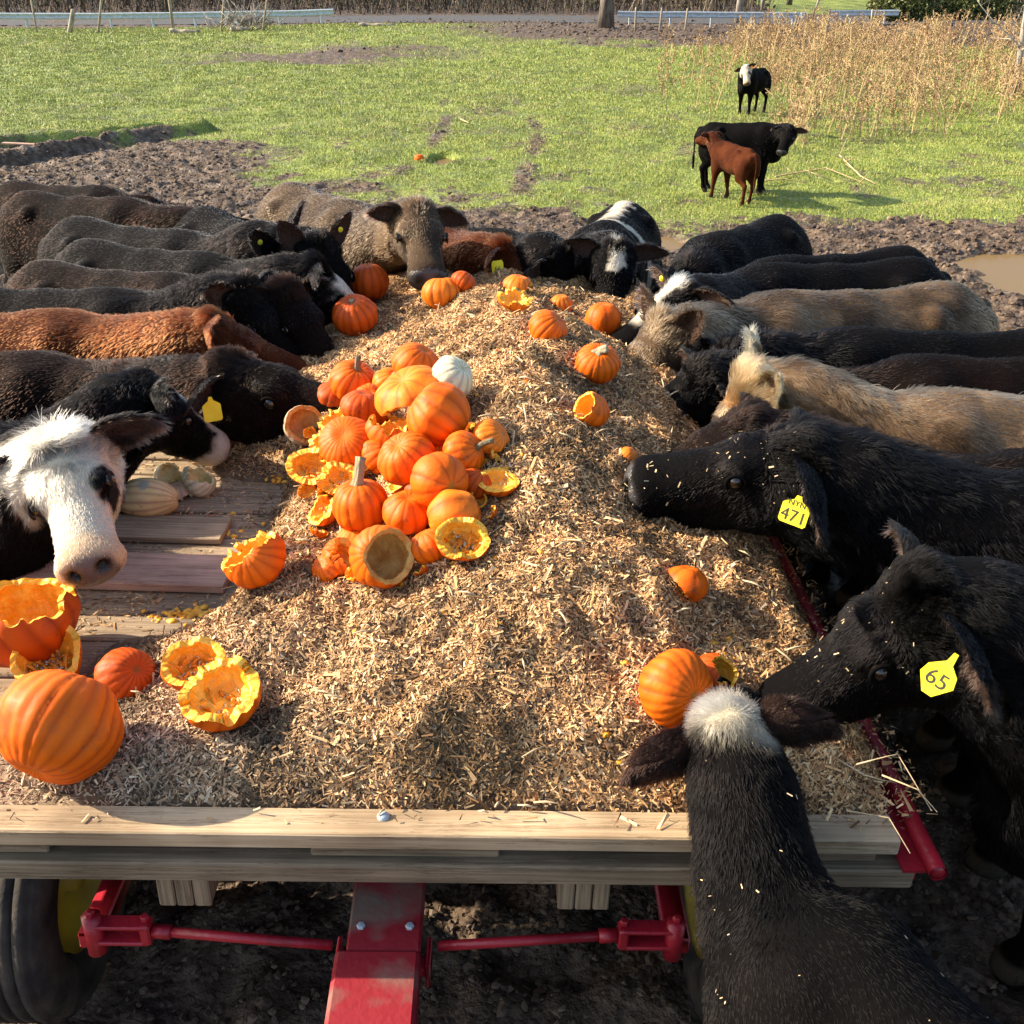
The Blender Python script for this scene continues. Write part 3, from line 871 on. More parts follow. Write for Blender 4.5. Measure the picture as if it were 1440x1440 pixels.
FLESH = noise_mat('orange_flesh', (.85, .34, .015), (.95, .55, .07), 22, .45, .7, spec=.4, c3=(.9, .42, .03), bscale=70, bdist=.006)
FLESHY = noise_mat('pale_flesh', (.70, .52, .18), (.82, .70, .36), 22, .5, .6, bscale=70, bdist=.005)
FLESHB = noise_mat('dry_flesh', (.55, .22, .04), (.74, .42, .12), 22, .7, .6, bscale=70, bdist=.005)
STRING = noise_mat('stringy_pulp', (.62, .19, .01), (.85, .38, .04), 40, .4, .8, bscale=90, bdist=.006)
SEED = noise_mat('pumpkin_seed', (.70, .60, .38), (.80, .74, .55), 30, .45, .1)
STEM = noise_mat('stem_dry', (.20, .155, .085), (.42, .34, .20), 14, .8, .6, stretch=(1, 1, .15), bscale=50)
STEMG = noise_mat('stem_dark', (.07, .06, .035), (.20, .16, .09), 14, .8, .6, stretch=(1, 1, .15), bscale=50)

def sphere_grid(nt_, np_):
    th = np.arange(nt_) * 2 * math.pi / nt_
    ph = np.linspace(0, math.pi, np_)
    D = [[0, 0, 1]]
    for p in ph[1:-1]:
        for t in th: D.append([math.sin(p) * math.cos(t), math.sin(p) * math.sin(t), math.cos(p)])
    D.append([0, 0, -1])
    Q = []; T = []
    for k in range(nt_):
        T.append([0, 1 + k, 1 + (k + 1) % nt_])
        last = 1 + (np_ - 3) * nt_
        T.append([len(D) - 1, last + (k + 1) % nt_, last + k])
    for i in range(np_ - 3):
        a = 1 + i * nt_
        for k in range(nt_):
            Q.append([a + k, a + nt_ + k, a + nt_ + (k + 1) % nt_, a + (k + 1) % nt_])
    return np.array(D, float), np.array(Q), np.array(T)
SG = sphere_grid(108, 56)

def basis(z, spin=0.0):
    z = Vector(z).normalized(); x = z.orthogonal().normalized(); y = z.cross(x)
    M = Matrix((x, y, z)).transposed()
    return M @ Matrix.Rotation(spin, 3, 'Z')

def pumpkin(name, c, r, axis=(0, 0, 1), sq=.82, ribs=14, stem=None, stem_bend=0., cuts=(), rind=None, flesh=None, thick=.16, seed=1, label='', cat='pumpkin', group='pumpkins and squashes fed to the cattle',
            seeds=0, scar=None, rough=1.0, ramp=None, stemmat=None, lop=.05, pole=.16):
    """cuts: list of (direction in the world, threshold -1..1, raggedness); material on the far side of each cut is gone"""
    rs = np.random.default_rng(seed); D, Q, T = SG
    R = np.array(basis(axis, seed * 1.3))
    root = empty(name, c, label, cat, group)
    th = np.arctan2(D[:, 1], D[:, 0]); sp = np.sqrt(np.clip(1 - D[:, 2] ** 2, 0, 1))
    jit = .25 * np.sin(th * 3 + seed) + .18 * np.sin(th * 5 + seed * 2)
    groove = np.abs(np.cos(ribs * th / 2 + jit)) ** .45     # 0 in the grooves
    amp = ramp if ramp is not None else (.030 if cuts else .045)
    def S(Dd, groove, sp):
        n = vn3(Dd * 2.1 + seed * 3.7, seed) - .5
        rr = 1 - amp * (1 - groove) * sp ** .8 + n * lop * 2
        rr = rr * (1 + .004 * (vn3(Dd * 14, seed) - .5) * 4)
        P = Dd * rr[:, None]
        P[:, 2] *= sq
        hz = np.abs(Dd[:, 2]); dent = pole * np.exp(-(sp / .30) ** 2) * sq
        P[:, 2] -= np.sign(Dd[:, 2]) * dent
        return P * r
    Dd = D.copy()
    keep = np.ones(len(D), bool); edge_all = []
    if cuts:
        Dw = D @ R.T
        cmin = np.full(len(D), 9.0)
        moved = Dw.copy()
        for ci, (dv, th_, rg) in enumerate(cuts):
            dv = np.array(Vector(dv).normalized())
            def cf(Dq):
                nz = (vn3(Dq * 2.4 + ci * 9 + seed, seed + 5) - .5) * rg * 1.5 + (vn3(Dq * 6 + ci * 5 + seed, seed + 6) - .5) * rg * .7 + (vn3(Dq * 15 + seed, seed + 7) - .5) * rg * .22
                return th_ + nz - Dq @ dv            # >0 keep
            cval = cf(Dw)
            cmin = np.minimum(cmin, cval)
            out = (cval < 0) & (cval > -.16)
            q = moved[out]
            for _ in range(4):
                q = q + dv[None] * cf(q)[:, None] * .8; q /= np.linalg.norm(q, axis=1, keepdims=True)
            moved[out] = q
        moved /= np.linalg.norm(moved, axis=1, keepdims=True)
        core = cmin > 0
        # faces kept when any corner is inside; outside corners are slid on to the cut line
        fk = core[Q].any(1); tk = core[T].any(1)
        Dd = np.where(core[:, None], Dw, moved) @ R
        Q2, T2 = Q[fk], T[tk]
    else: Q2, T2 = Q, T
    th2 = np.arctan2(Dd[:, 1], Dd[:, 0]); sp2 = np.sqrt(np.clip(1 - Dd[:, 2] ** 2, 0, 1))
    jit = .25 * np.sin(th2 * 3 + seed) + .18 * np.sin(th2 * 5 + seed * 2)
    groove = np.abs(np.cos(ribs * th2 / 2 + jit)) ** .45
    outer = S(Dd, groove, sp2)
    def compact(V, fs):
        used = np.unique(np.concatenate([f.reshape(-1) for f in fs if len(f)])); mp = np.full(len(V), -1); mp[used] = np.arange(len(used))
        return V[used], [mp[f] for f in fs if len(f)], used
    V, fs, used = compact(outer @ R.T, [Q2, T2])
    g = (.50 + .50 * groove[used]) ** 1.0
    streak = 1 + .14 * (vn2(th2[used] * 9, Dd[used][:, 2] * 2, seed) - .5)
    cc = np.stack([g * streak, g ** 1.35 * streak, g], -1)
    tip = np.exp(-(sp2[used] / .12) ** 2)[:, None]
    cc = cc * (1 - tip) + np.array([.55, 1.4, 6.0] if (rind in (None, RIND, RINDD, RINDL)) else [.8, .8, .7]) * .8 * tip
    if scar is not None:
        sv = np.array(Vector(scar).normalized()); dn = V / np.linalg.norm(V, axis=1, keepdims=True)
        s_ = sstep(.955, .975, dn @ sv + .03 * (vn3(dn * 6, 3) - .5))[:, None]
        cc = cc * (1 - s_ * .8) + np.array([.5, .8, 1.5]) * s_ * .6
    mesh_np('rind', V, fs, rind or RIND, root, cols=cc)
    if cuts:
        nn = vn3(Dd * 5, seed + 9) - .5; n3 = vn3(Dd * 17, seed + 10) - .5
        k = 1 - thick * (1 + .35 * nn * rough) - .05 * n3 * rough
        inner = outer * k[:, None]
        # boundary edges
        ed = np.concatenate([np.stack([f_[:, i], f_[:, (i + 1) % f_.shape[1]]], -1) for f_ in (Q2, T2) if len(f_) for i in range(f_.shape[1])])
        key = ed[:, 0].astype(np.int64) * 100000 + ed[:, 1]; rev = ed[:, 1].astype(np.int64) * 100000 + ed[:, 0]
        E = ed[~np.isin(key, rev)]
        n0 = len(outer)
        dvs = np.array(Vector(cuts[0][0]).normalized()) @ R
        mids = []
        for w_ in (.06, .28, .52, .78):
            Pm = outer * ((1 - w_) + w_ * k)[:, None]
            b_ = (vn3(Pm / r * 6, seed + 3) - .45) * .8 + (vn3(Pm / r * 15, seed + 4) - .5) * .55
            mids.append(Pm + dvs[None] * (b_ * r * .085 * rough * (1 if w_ > .1 else .35))[:, None])
        rim = []
        seq = [0] + [n0 * (2 + i) for i in range(4)] + [n0]
        for i in range(5):
            rim.append(np.stack([E[:, 1] + seq[i], E[:, 0] + seq[i], E[:, 0] + seq[i + 1], E[:, 1] + seq[i + 1]], -1))
        allV = np.concatenate([outer * .999, inner] + mids) @ R.T
        fs = [Q2[:, ::-1] + n0, T2[:, ::-1] + n0]
        fs += rim
        fs = [np.concatenate([f for f in fs if f.shape[1] == 4])] + [f for f in fs if f.shape[1] == 3]
        V, fs, _ = compact(allV, fs)
        mesh_np('flesh', V, fs, flesh or FLESH, root)
        # stringy pulp and seeds lying low in the hollow
        if seeds:
            mb = MB(); mp_ = MB()
            a0 = -np.array(Vector(cuts[0][0]).normalized()); a0 = a0 + np.array([0, 0, -.6]); a0 /= np.linalg.norm(a0)
            for i in range(seeds):
                dd = a0 + rs.normal(0, .38, 3); dd /= np.linalg.norm(dd)
                if cuts and (np.dot(dd, np.array(Vector(cuts[0][0]).normalized())) > cuts[0][1] - .25): continue
                p = dd * r * (1 - thick) * np.array([.93, .93, sq * .93])
                Rm = basis(-dd + rs.normal(0, .5, 3), rs.random() * 6)
                s_ = .008
                ring = [Rm @ Vector((math.cos(w) * s_, math.sin(w) * s_ * .55 * (1.0 if math.cos(w) < 0 else .8), 0)) + Vector(p) for w in np.arange(8) * math.pi / 4]
                q = [tuple(x) for x in ring] + [tuple(Vector(p) + Rm @ Vector((0, 0, .0022))), tuple(Vector(p) - Rm @ Vector((0, 0, .0022)))]
                mb.add(q, None, [[k_, (k_ + 1) % 8, 8] for k_ in range(8)] + [[(k_ + 1) % 8, k_, 9] for k_ in range(8)])
                if i % 2 == 0:
                    e = p + rs.normal(0, r * .22, 3); e = e / np.linalg.norm(e) * r * (1 - thick) * .86
                    mp_.tube([p, (p + e) / 2 * 1.0 - dd * r * .06, e], [.003, .005, .002], 5)
            if mb.n: tag(mb.build('seeds', SEED, root, True), kind='stuff')
            if mp_.n: mp_.build('pulp', STRING, root, True)
    if stem:
        L, rw = stem[0] * r, stem[1] * r
        zb = r * sq * (1 - pole) * .93
        mb = MB(); pts = []; rr = []
        bend = stem_bend
        for i in range(8):
            t = i / 7; pts.append((bend * L * t * t, .1 * L * math.sin(t * 3), zb - .02 * r + L * t))
            rr.append(rw * (1.75 - 1.5 * min(t * 3, 1) * .5 if t < .33 else 1.0) * (1 + .12 * (t > .9)))
        mb.tube(pts, rr, 15)
        Vs = np.concatenate(mb.v)
        # fluted
        rel = Vs.copy(); an = np.arctan2(rel[:, 1], rel[:, 0])
        nring = 15
        for i in range(8):
            cpt = np.array(pts[i]); seg = Vs[i * nring:(i + 1) * nring] - cpt
            f = 1 + .22 * np.cos(np.arange(nring) * 2 * math.pi * 5 / nring)
            Vs[i * nring:(i + 1) * nring] = cpt + seg * f[:, None]
        mb.v = [Vs @ R.T]
        mb.build('stem', stemmat or STEM, root, True)
    return root

def put(px, py, wpx, lift=.72, **k):
    """pumpkin whose centre shows at px, py and is wpx wide, resting on the pile"""
    r = .1
    for _ in range(4):
        p = land(px, py, r * lift); r = wpx / 2 / F * proj(p)[2]
    return p, r

def P(px, py, w, label, lift=.72, name='pumpkin', **k):
    if w > 30 and 430 < px < 730 and 480 < py < 830: w *= 1.10
    if 'cuts' in k and k['cuts'][0][0][2] > .3: lift = max(lift, .92)
    p, r = put(px, py, w, lift)
    P.n += 1
    k.setdefault('seed', P.n * 3 + 1)
    return pumpkin(name, p, r, label=label, **k)
P.n = 0

# world axes: x right, y away, z up; the sun stands to the left
P(84, 1022, 172, 'large ribbed pumpkin lying on its side at the front left corner of the deck', lift=.93, axis=(-.30, -.80, -.42), ribs=22, stem=None, rind=RIND, scar=(-.6, -.55, .35), sq=.90)
P(36, 868, 148, 'big deep orange pumpkin with its top bitten off under the white faced cow', lift=.85, name='broken_pumpkin', axis=(-.5, -.1, 1), ribs=13, cuts=[((.15, .0, 1), .46, .32)], rind=RINDD, sq=.85)
P(66, 922, 108, 'yellowish pumpkin wedge full of seeds between the bitten and the large pumpkin', lift=.40, name='broken_pumpkin', axis=(1, 0, .1), cuts=[((.25, -.45, .9), .05, .12)], seeds=90, rind=RINDL, thick=.20, sq=.85)
P(178, 952, 88, 'dark orange pumpkin piece lying rind up right of the large pumpkin', lift=.30, name='broken_pumpkin', axis=(.6, -.3, .6), cuts=[((.1, -.2, -1), .25, .2)], rind=RINDD, ribs=18)
P(272, 932, 92, 'broken pumpkin half with seeds showing, farther of the pair on the thin mulch', lift=.45, name='broken_pumpkin', axis=(-.3, .2, 1), cuts=[((.15, -.35, 1), .10, .25)], seeds=60, rind=RIND, thick=.24)
P(308, 972, 118, 'torn open pumpkin bowl with bright flesh, nearer of the pair on the thin mulch', lift=.50, name='broken_pumpkin', axis=(.4, -.2, 1), cuts=[((-.15, -.25, 1), .02, .36)], seeds=24, rind=RIND, thick=.26)
P(356, 782, 92, 'cracked open pumpkin beside the pink plank', lift=.62, name='broken_pumpkin', axis=(-.1, -.7, .6), cuts=[((-.55, .2, .8), .25, .40)], rind=RIND, ribs=16)
P(206, 702, 60, 'cream coloured squash lying on its side with a dark scar', lift=.85, name='squash', axis=(1, -.12, .05), sq=1.55, ribs=16, rind=RINDY, cat='squash', pole=.02, ramp=.012, lop=.07, scar=(.1, -.35, .8))
# a flat smashed run of pale squash pieces
P(243, 672, 52, 'upright pale squash shard leaning behind the cream squash', lift=.6, name='broken_squash', axis=(.3, 0, 1), cuts=[((.7, -.2, .25), -.10, .2)], rind=RINDW, flesh=FLESHY, cat='squash')
P(280, 675, 52, 'pale ribbed squash half with torn rim beside the cream squash', lift=.6, name='broken_squash', axis=(1, .2, .5), cuts=[((.35, .1, .9), .35, .4)], rind=RINDW, flesh=FLESHY, cat='squash', ribs=16)
P(252, 696, 44, 'small flat pale squash fragment between cream squash and torn half', lift=.2, name='broken_squash', axis=(0, 0, 1), cuts=[((.2, 0, -1), -.1, .3)], rind=RINDP, flesh=FLESHY, cat='squash')
P(428, 598, 58, 'hollow faded pinkish squash half facing the viewer by the big dark muzzle', lift=.7, name='broken_squash', axis=(.3, -.8, .3), cuts=[((.30, -.75, .55), .30, .12)], rind=RINDP, flesh=FLESHB, cat='squash', ribs=8, thick=.22)
# back of the wagon
P(519, 397, 56, 'upright dull orange pumpkin at the rear left corner of the deck', lift=.9, rind=RINDD, sq=.95)
P(499, 443, 66, 'dull orange pumpkin with stem scar up, left foot of the heap', lift=.8, rind=RINDD, ribs=16, axis=(-.1, -.35, 1), stem=(.12, .10))
P(621, 413, 58, 'round pumpkin resting on the far crest of the heap', lift=.45, rind=RINDL, axis=(0, .3, 1))
P(652, 397, 38, 'small pumpkin just behind the crest under the yellow tag', lift=.5, rind=RINDD, axis=(.5, .3, .7))
P(724, 416, 52, 'flattened yellow pumpkin shards on the far crest', lift=.25, name='broken_pumpkin', axis=(.2, 0, 1), cuts=[((.1, -.2, 1), -.25, .6)], rind=RINDL, thick=.24)
P(728, 404, 44, 'ragged pumpkin lid lying behind the yellow shards', lift=.2, name='broken_pumpkin', axis=(.2, 0, 1), cuts=[((.1, .1, -1), -.35, .6)], rind=RINDL)
P(789, 428, 34, 'small pumpkin half buried near the muzzle of the star faced cow', lift=.2, rind=RINDL)
P(771, 463, 58, 'pumpkin sunk halfway into the right slope of the heap', lift=.35, rind=RIND, axis=(.6, -.1, .7), ribs=18)
P(848, 450, 52, 'round scuffed pumpkin below the blaze faced cow', lift=.9, rind=RIND, sq=.98, ribs=6, lop=.02)
P(840, 511, 64, 'ribbed pumpkin with pale stem at the tan cow muzzle', lift=.8, rind=RIND, axis=(.1, -.45, 1), ribs=18, stem=(.25, .20), stem_bend=1.3)
P(831, 576, 56, 'bitten pumpkin with pale torn side on the right slope', lift=.6, name='broken_pumpkin', rind=RIND, axis=(.5, -.2, .8), cuts=[((-.75, -.15, .60), .45, .25)])
P(884, 641, 28, 'small pumpkin chunk in front of the raised black muzzle', lift=.3, name='broken_pumpkin', axis=(.5, -.2, .8), cuts=[((-.2, .3, -.6), .1, .3)], rind=RINDL)
P(741, 538, 12, 'tiny lone pumpkin crumb on the heap right of the white pumpkin', lift=.2, name='broken_pumpkin', cuts=[((0, 0, -1), .0, .3)], rind=RINDL)
P(964, 822, 66, 'smooth pumpkin piece standing in the shaded right slope', lift=.45, name='broken_pumpkin', axis=(.2, .3, 1), cuts=[((-.75, -.05, -.6), .12, .12)], rind=RIND, ribs=5)
P(950, 968, 112, 'ribbed pumpkin on its side under the white topknot', lift=.80, rind=RIND, axis=(.55, -.80, .25), ribs=20, sq=.80)
P(1006, 950, 66, 'cracked deeper orange pumpkin beyond the white topknot', lift=.5, name='broken_pumpkin', rind=RINDD, axis=(.3, -.3, 1), cuts=[((.5, -.3, .6), .7, .3)])
# the central mound of pumpkins, far ones first
P(497, 537, 62, 'battered pumpkin with dark stem right under the big dark muzzle', lift=.8, rind=RIND, axis=(.35, -.3, .8), stem=(.5, .10), stem_bend=.7, stemmat=STEMG)
P(470, 560, 50, 'orange shell fragment below the big dark muzzle', lift=.4, name='broken_pumpkin', rind=RINDD, axis=(.3, 0, 1), cuts=[((-.2, .2, -1), .1, .3)])
P(585, 513, 64, 'farthest ribbed pumpkin of the central mound', lift=.95, rind=RIND, axis=(.5, -.1, .9), ribs=12)
P(548, 540, 46, 'cracked pumpkin with twisted stem left of the white pumpkin', lift=1.0, rind=RINDL, axis=(.5, -.3, .8), stem=(.35, .14), stem_bend=-.8)
P(570, 520, 40, 'split pumpkin showing yellow flesh behind the cracked one', lift=1.1, name='broken_pumpkin', rind=RIND, axis=(.5, -.3, .8), cuts=[((-.8, -.1, .3), .45, .3)])
P(636, 531, 58, 'pale greenish white pumpkin on the central mound', lift=1.3, rind=RINDW, axis=(.5, -.25, .55), ribs=12, sq=.84, name='pumpkin')
P(577, 555, 94, 'flat light orange pumpkin shell between two big pumpkins', lift=1.3, name='broken_pumpkin', rind=RINDL, axis=(-.3, -.25, .8), sq=.62, cuts=[((.25, -.5, -.8), .35, .15)], ribs=10)
P(617, 584, 88, 'biggest round pumpkin of the central mound', lift=1.5, rind=RIND, axis=(-.75, .1, .55), ribs=14, sq=.90, stem=None)
P(508, 573, 54, 'smooth pumpkin left of the flat shell', lift=1.3, rind=RINDD, axis=(.2, .1, 1), ribs=14)
P(470, 590, 48, 'opened pumpkin chunk with yellow lumps at the left of the mound', lift=1.0, name='broken_pumpkin', rind=RIND, axis=(0, 0, 1), cuts=[((-.35, -.3, .8), -.05, .45)], thick=.34)
P(487, 621, 72, 'ribbed pumpkin lid facing the viewer left of centre', lift=1.3, name='broken_pumpkin', rind=RIND, axis=(-.05, -.55, .7), cuts=[((0, .55, -.7), .1, .2)], ribs=24, sq=.62)
P(549, 605, 64, 'torn pumpkin bowl with ragged rim in the middle', lift=1.4, name='broken_pumpkin', rind=RIND, axis=(.2, -.4, .7), cuts=[((.1, .25, 1), .25, .45)], ribs=16)
P(690, 618, 54, 'ribbed orange piece at the right edge of the mound', lift=.6, name='broken_pumpkin', rind=RINDL, axis=(.7, -.2, .5), cuts=[((.2, .1, -1), .15, .2)], ribs=20)
P(612, 635, 46, 'half hidden pumpkin below the biggest one', lift=1.1, rind=RINDL, axis=(.3, -.2, 1))
P(652, 638, 60, 'pumpkin with a long slanting stem at the right', lift=1.2, rind=RIND, axis=(.75, -.30, .45), stem=(.95, .10), stem_bend=.1, stemmat=STEMG)
P(437, 655, 66, 'wide yellow pumpkin bowl at the far left of the mound', lift=.6, name='broken_pumpkin', rind=RIND, axis=(.1, 0, 1), cuts=[((-.05, -.55, .8), .05, .25)], thick=.30, seeds=20, sq=.7)
P(478, 672, 60, 'crumbling bright yellow pumpkin bowl behind the tall stem', lift=1.1, name='broken_pumpkin', rind=RIND, axis=(.1, 0, 1), cuts=[((.0, -.45, .9), .0, .45)], thick=.36, seeds=20, sq=.75)
P(572, 645, 76, 'dented pumpkin lit from the left in the middle of the mound', lift=1.5, rind=RIND, axis=(-.3, -.35, .8), ribs=14)
P(560, 673, 44, 'shard with thin rim under the dented pumpkin', lift=1.3, name='broken_pumpkin', rind=RINDD, axis=(-.3, -.35, .8), cuts=[((-.6, -.1, .5), -.05, .2)])
P(699, 672, 58, 'shallow broken wedge with pale flesh at the right', lift=.55, name='broken_pumpkin', rind=RIND, axis=(.4, 0, 1), cuts=[((-.05, -.2, 1), -.12, .15)], sq=.75, thick=.24)
P(668, 680, 46, 'pumpkin tucked under the slanting stem', lift=.8, rind=RINDD, axis=(.5, 0, .9))
P(618, 677, 76, 'smooth round pumpkin with the flower scar facing front', lift=1.55, rind=RIND, axis=(.45, -.75, .20), ribs=8, sq=.93, lop=.02, pole=.05)
P(448, 714, 54, 'curled pumpkin rind strip at the lower left of the mound', lift=.6, name='broken_pumpkin', rind=RIND, axis=(.4, 0, 1), cuts=[((-.6, -.35, .6), -.12, .3)], thick=.24)
P(508, 711, 74, 'tall pumpkin with a long upright fluted stem', lift=1.25, rind=RIND, axis=(-.08, .02, 1), ribs=15, stem=(1.0, .15), stem_bend=-.28, sq=.97)
P(573, 720, 64, 'speckled pumpkin at the centre front of the mound', lift=1.1, rind=RIND, axis=(.1, -.2, 1), ribs=11, lop=.06)
P(638, 724, 66, 'smooth pear shaped orange squash at the lower right', lift=.9, name='squash', rind=RINDL, axis=(.85, .1, .25), ribs=5, sq=1.1, cat='squash')
P(671, 702, 30, 'small hollow ring of pumpkin rind right of the pear shaped squash', lift=.7, name='broken_pumpkin', rind=RINDL, axis=(.3, -.6, .6), cuts=[((.3, -.75, .5), .45, .1)], thick=.24)
P(482, 783, 56, 'smashed pumpkin with yellow crumbs at the bottom left', lift=.6, name='broken_pumpkin', rind=RIND, axis=(-.2, -.3, .8), cuts=[((.5, -.1, .7), .25, .5)], thick=.34)
P(524, 752, 44, 'thin orange slice standing under the tall pumpkin', lift=.8, name='broken_pumpkin', rind=RIND, axis=(0, 0, 1), cuts=[((-.5, .6, .3), -.1, .2)])
P(537, 783, 84, 'hollowed pumpkin with a big opening and stringy inside', lift=.75, name='broken_pumpkin', rind=RIND, axis=(-.2, -.7, .5), cuts=[((.55, -.70, .42), .50, .10)], flesh=FLESHB, thick=.20, ribs=16, sq=.9)
P(604, 768, 54, 'round pumpkin touching the open yellow half', lift=.8, rind=RIND, axis=(-.4, .2, .8), ribs=14)
P(651, 757, 72, 'open pumpkin half with yellow rim and seeds facing the viewer', lift=.75, name='broken_pumpkin', rind=RIND, axis=(.1, .3, 1), cuts=[((.12, -.62, .78), .12, .30)], seeds=40, thick=.24)
# more of the mound, tucked between the others
P(530, 575, 50, 'plain pumpkin squeezed left of the flat shell and below the cracked one', lift=.9, rind=RIND)
P(600, 610, 44, 'dull pumpkin wedged under the biggest one', lift=.8, rind=RINDD, axis=(.4, -.6, .5))
P(535, 640, 52, 'pumpkin behind the tall stem in the mound', lift=.9, rind=RIND, axis=(.5, -.3, .6))
P(596, 690, 50, 'shadowed pumpkin between the speckled and the smooth round one', lift=.8, rind=RINDD)
P(640, 690, 44, 'pumpkin peeking below the smooth round one', lift=.6, rind=RIND, axis=(.6, -.4, .3))
P(455, 620, 46, 'cut pumpkin chunk with lumpy yellow edge at the left fringe', lift=.6, name='broken_pumpkin', cuts=[((-.5, -.3, .6), .1, .5)], thick=.34)
P(470, 690, 44, 'crushed pumpkin chunk left of the tall pumpkin', lift=.5, name='broken_pumpkin', cuts=[((.3, -.3, .9), .0, .5)], thick=.34)
P(500, 760, 50, 'cracked rind half under the thin slice', lift=.5, name='broken_pumpkin', rind=RINDL, cuts=[((.1, .3, -1), .2, .4)])
P(462, 800, 44, 'small rind cap at the lowest left of the mound', lift=.4, name='broken_pumpkin', axis=(-.4, -.4, .6), cuts=[((.3, .2, -.8), .1, .3)])
P(500, 806, 30, 'yellow broken flesh lump at the foot of the hollowed pumpkin', lift=.4, name='broken_pumpkin', rind=RINDL, cuts=[((0, -.5, .8), .1, .5)], thick=.4)
P(520, 560, 40, 'small pumpkin behind the smooth one', lift=.9, rind=RIND, axis=(.1, -.6, .8))
SH = random.Random(21)
for (a_, b_, w_) in ((452, 560, 26), (520, 535, 24), (607, 545, 24), (655, 600, 28), (675, 650, 30), (700, 640, 24), (655, 740, 26), (590, 800, 26), (560, 815, 22), (448, 745, 30), (432, 690, 28), (415, 640, 24), (440, 610, 28), (505, 655, 34), (545, 700, 28), (500, 740, 26), (525, 620, 28), (690, 720, 22), (600, 655, 26), (480, 645, 28), (462, 640, 30), (555, 590, 26)):
    P(a_, b_, w_, 'small jagged shard of orange pumpkin shell lying among the central mound', lift=SH.uniform(.5, 1.6), name='pumpkin_shard', cat='pumpkin shard', group='jagged pumpkin shards in the central mound', axis=(SH.uniform(-1, 1), SH.uniform(-1, 1), 1), sq=.7,
      cuts=[((SH.uniform(-.6, .6), SH.uniform(-.6, .3), SH.uniform(.1, 1)), SH.uniform(-.35, .0), .6), ((SH.uniform(-1, 1), SH.uniform(-1, 1), -.2), .45, .5)], thick=.34, rind=(RIND, RINDD, RINDL)[SH.randrange(3)])
# far away in the pasture
pf = at(590, 232, 0); zz = float(ground_z(pf.x, pf.y))
pumpkin('broken_pumpkin', (pf.x, pf.y, zz + .07), .085, cuts=[((.2, .1, -1), .15, .3)], rind=RIND, label='lone orange pumpkin scrap out in the pasture', seed=77)

# small smears of orange flesh on the deck
def crumbs():
    mb = MB(); r = random.Random(9)
    for (cx, cy, rx, ry, n) in ((268, 862, 32, 10, 60), (225, 870, 20, 8, 20), (95, 900, 8, 8, 6), (395, 675, 16, 5, 20), (350, 770, 40, 40, 14), (600, 700, 140, 130, 120), (730, 410, 30, 16, 40), (930, 1010, 60, 70, 18), (1010, 915, 30, 20, 12)):
        for _ in range(n):
            px, py = r.gauss(cx, rx * .6), r.gauss(cy, ry * .6)
            p = land(px, py, .006); s = r.uniform(.003, .012)
            v0, f0 = ico(); V = v0 * s * np.array([r.uniform(.5, 1.5), r.uniform(.5, 1.5), .6]) * (1 + .5 * np.array([[r.random()] for _ in range(12)]))
            mb.add(V + np.array(p), None, f0)
    tag(mb.build('pumpkin_crumbs', FLESH, None, True), 'scattered crumbs of orange pumpkin flesh on boards and mulch', 'pumpkin crumbs', kind='stuff')
crumbs()
# ------------------------------------------------------------------ cattle
def surface_nets(d, org, h):
    """zero level of the sampled field d -> vertices, quads"""
    neg = d < 0
    nx, ny, nz = d.shape
    c = [neg[i:nx - 1 + i, j:ny - 1 + j, k:nz - 1 + k] for i in (0, 1) for j in (0, 1) for k in (0, 1)]
    cnt = sum(x.astype(np.int8) for x in c)
    act = (cnt > 0) & (cnt < 8)
    I = np.argwhere(act)
    idx = np.full(act.shape, -1, np.int64); idx[act] = np.arange(len(I))
    corners = [(i, j, k) for i in (0, 1) for j in (0, 1) for k in (0, 1)]
    vals = {q: d[I[:, 0] + q[0], I[:, 1] + q[1], I[:, 2] + q[2]] for q in corners}
    acc = np.zeros((len(I), 3)); w = np.zeros(len(I))
    for a in corners:
        for ax in range(3):
            if a[ax] == 0:
                b = list(a); b[ax] = 1; b = tuple(b)
                va, vb = vals[a], vals[b]; m = (va < 0) != (vb < 0)
                t = np.where(m, va / np.where(m, va - vb, 1), 0)
                p = np.array(a, float)[None].repeat(len(I), 0); p[:, ax] += t
                acc += p * m[:, None]; w += m
    V = org + h * (I + acc / w[:, None])
    Q = []
    for ax in range(3):
        o1, o2 = (ax + 1) % 3, (ax + 2) % 3
        s0 = [slice(1, -1)] * 3; s0[ax] = slice(0, -1)
        s1 = [slice(1, -1)] * 3; s1[ax] = slice(1, None)
        A = neg[tuple(s0)]; B = neg[tuple(s1)]
        for flip, M in ((False, A & ~B), (True, ~A & B)):
            E = np.argwhere(M)
            if not len(E): continue
            off = np.array([1, 1, 1]); off[ax] = 0; E = E + off
            u1 = np.zeros(3, int); u1[o1] = 1; u2 = np.zeros(3, int); u2[o2] = 1
            q = [E - u1 - u2, E - u2, E, E - u1]
            q = np.stack([idx[x[:, 0], x[:, 1], x[:, 2]] for x in q], -1)
            Q.append(q[:, ::-1] if flip else q)
    return V, np.concatenate(Q)

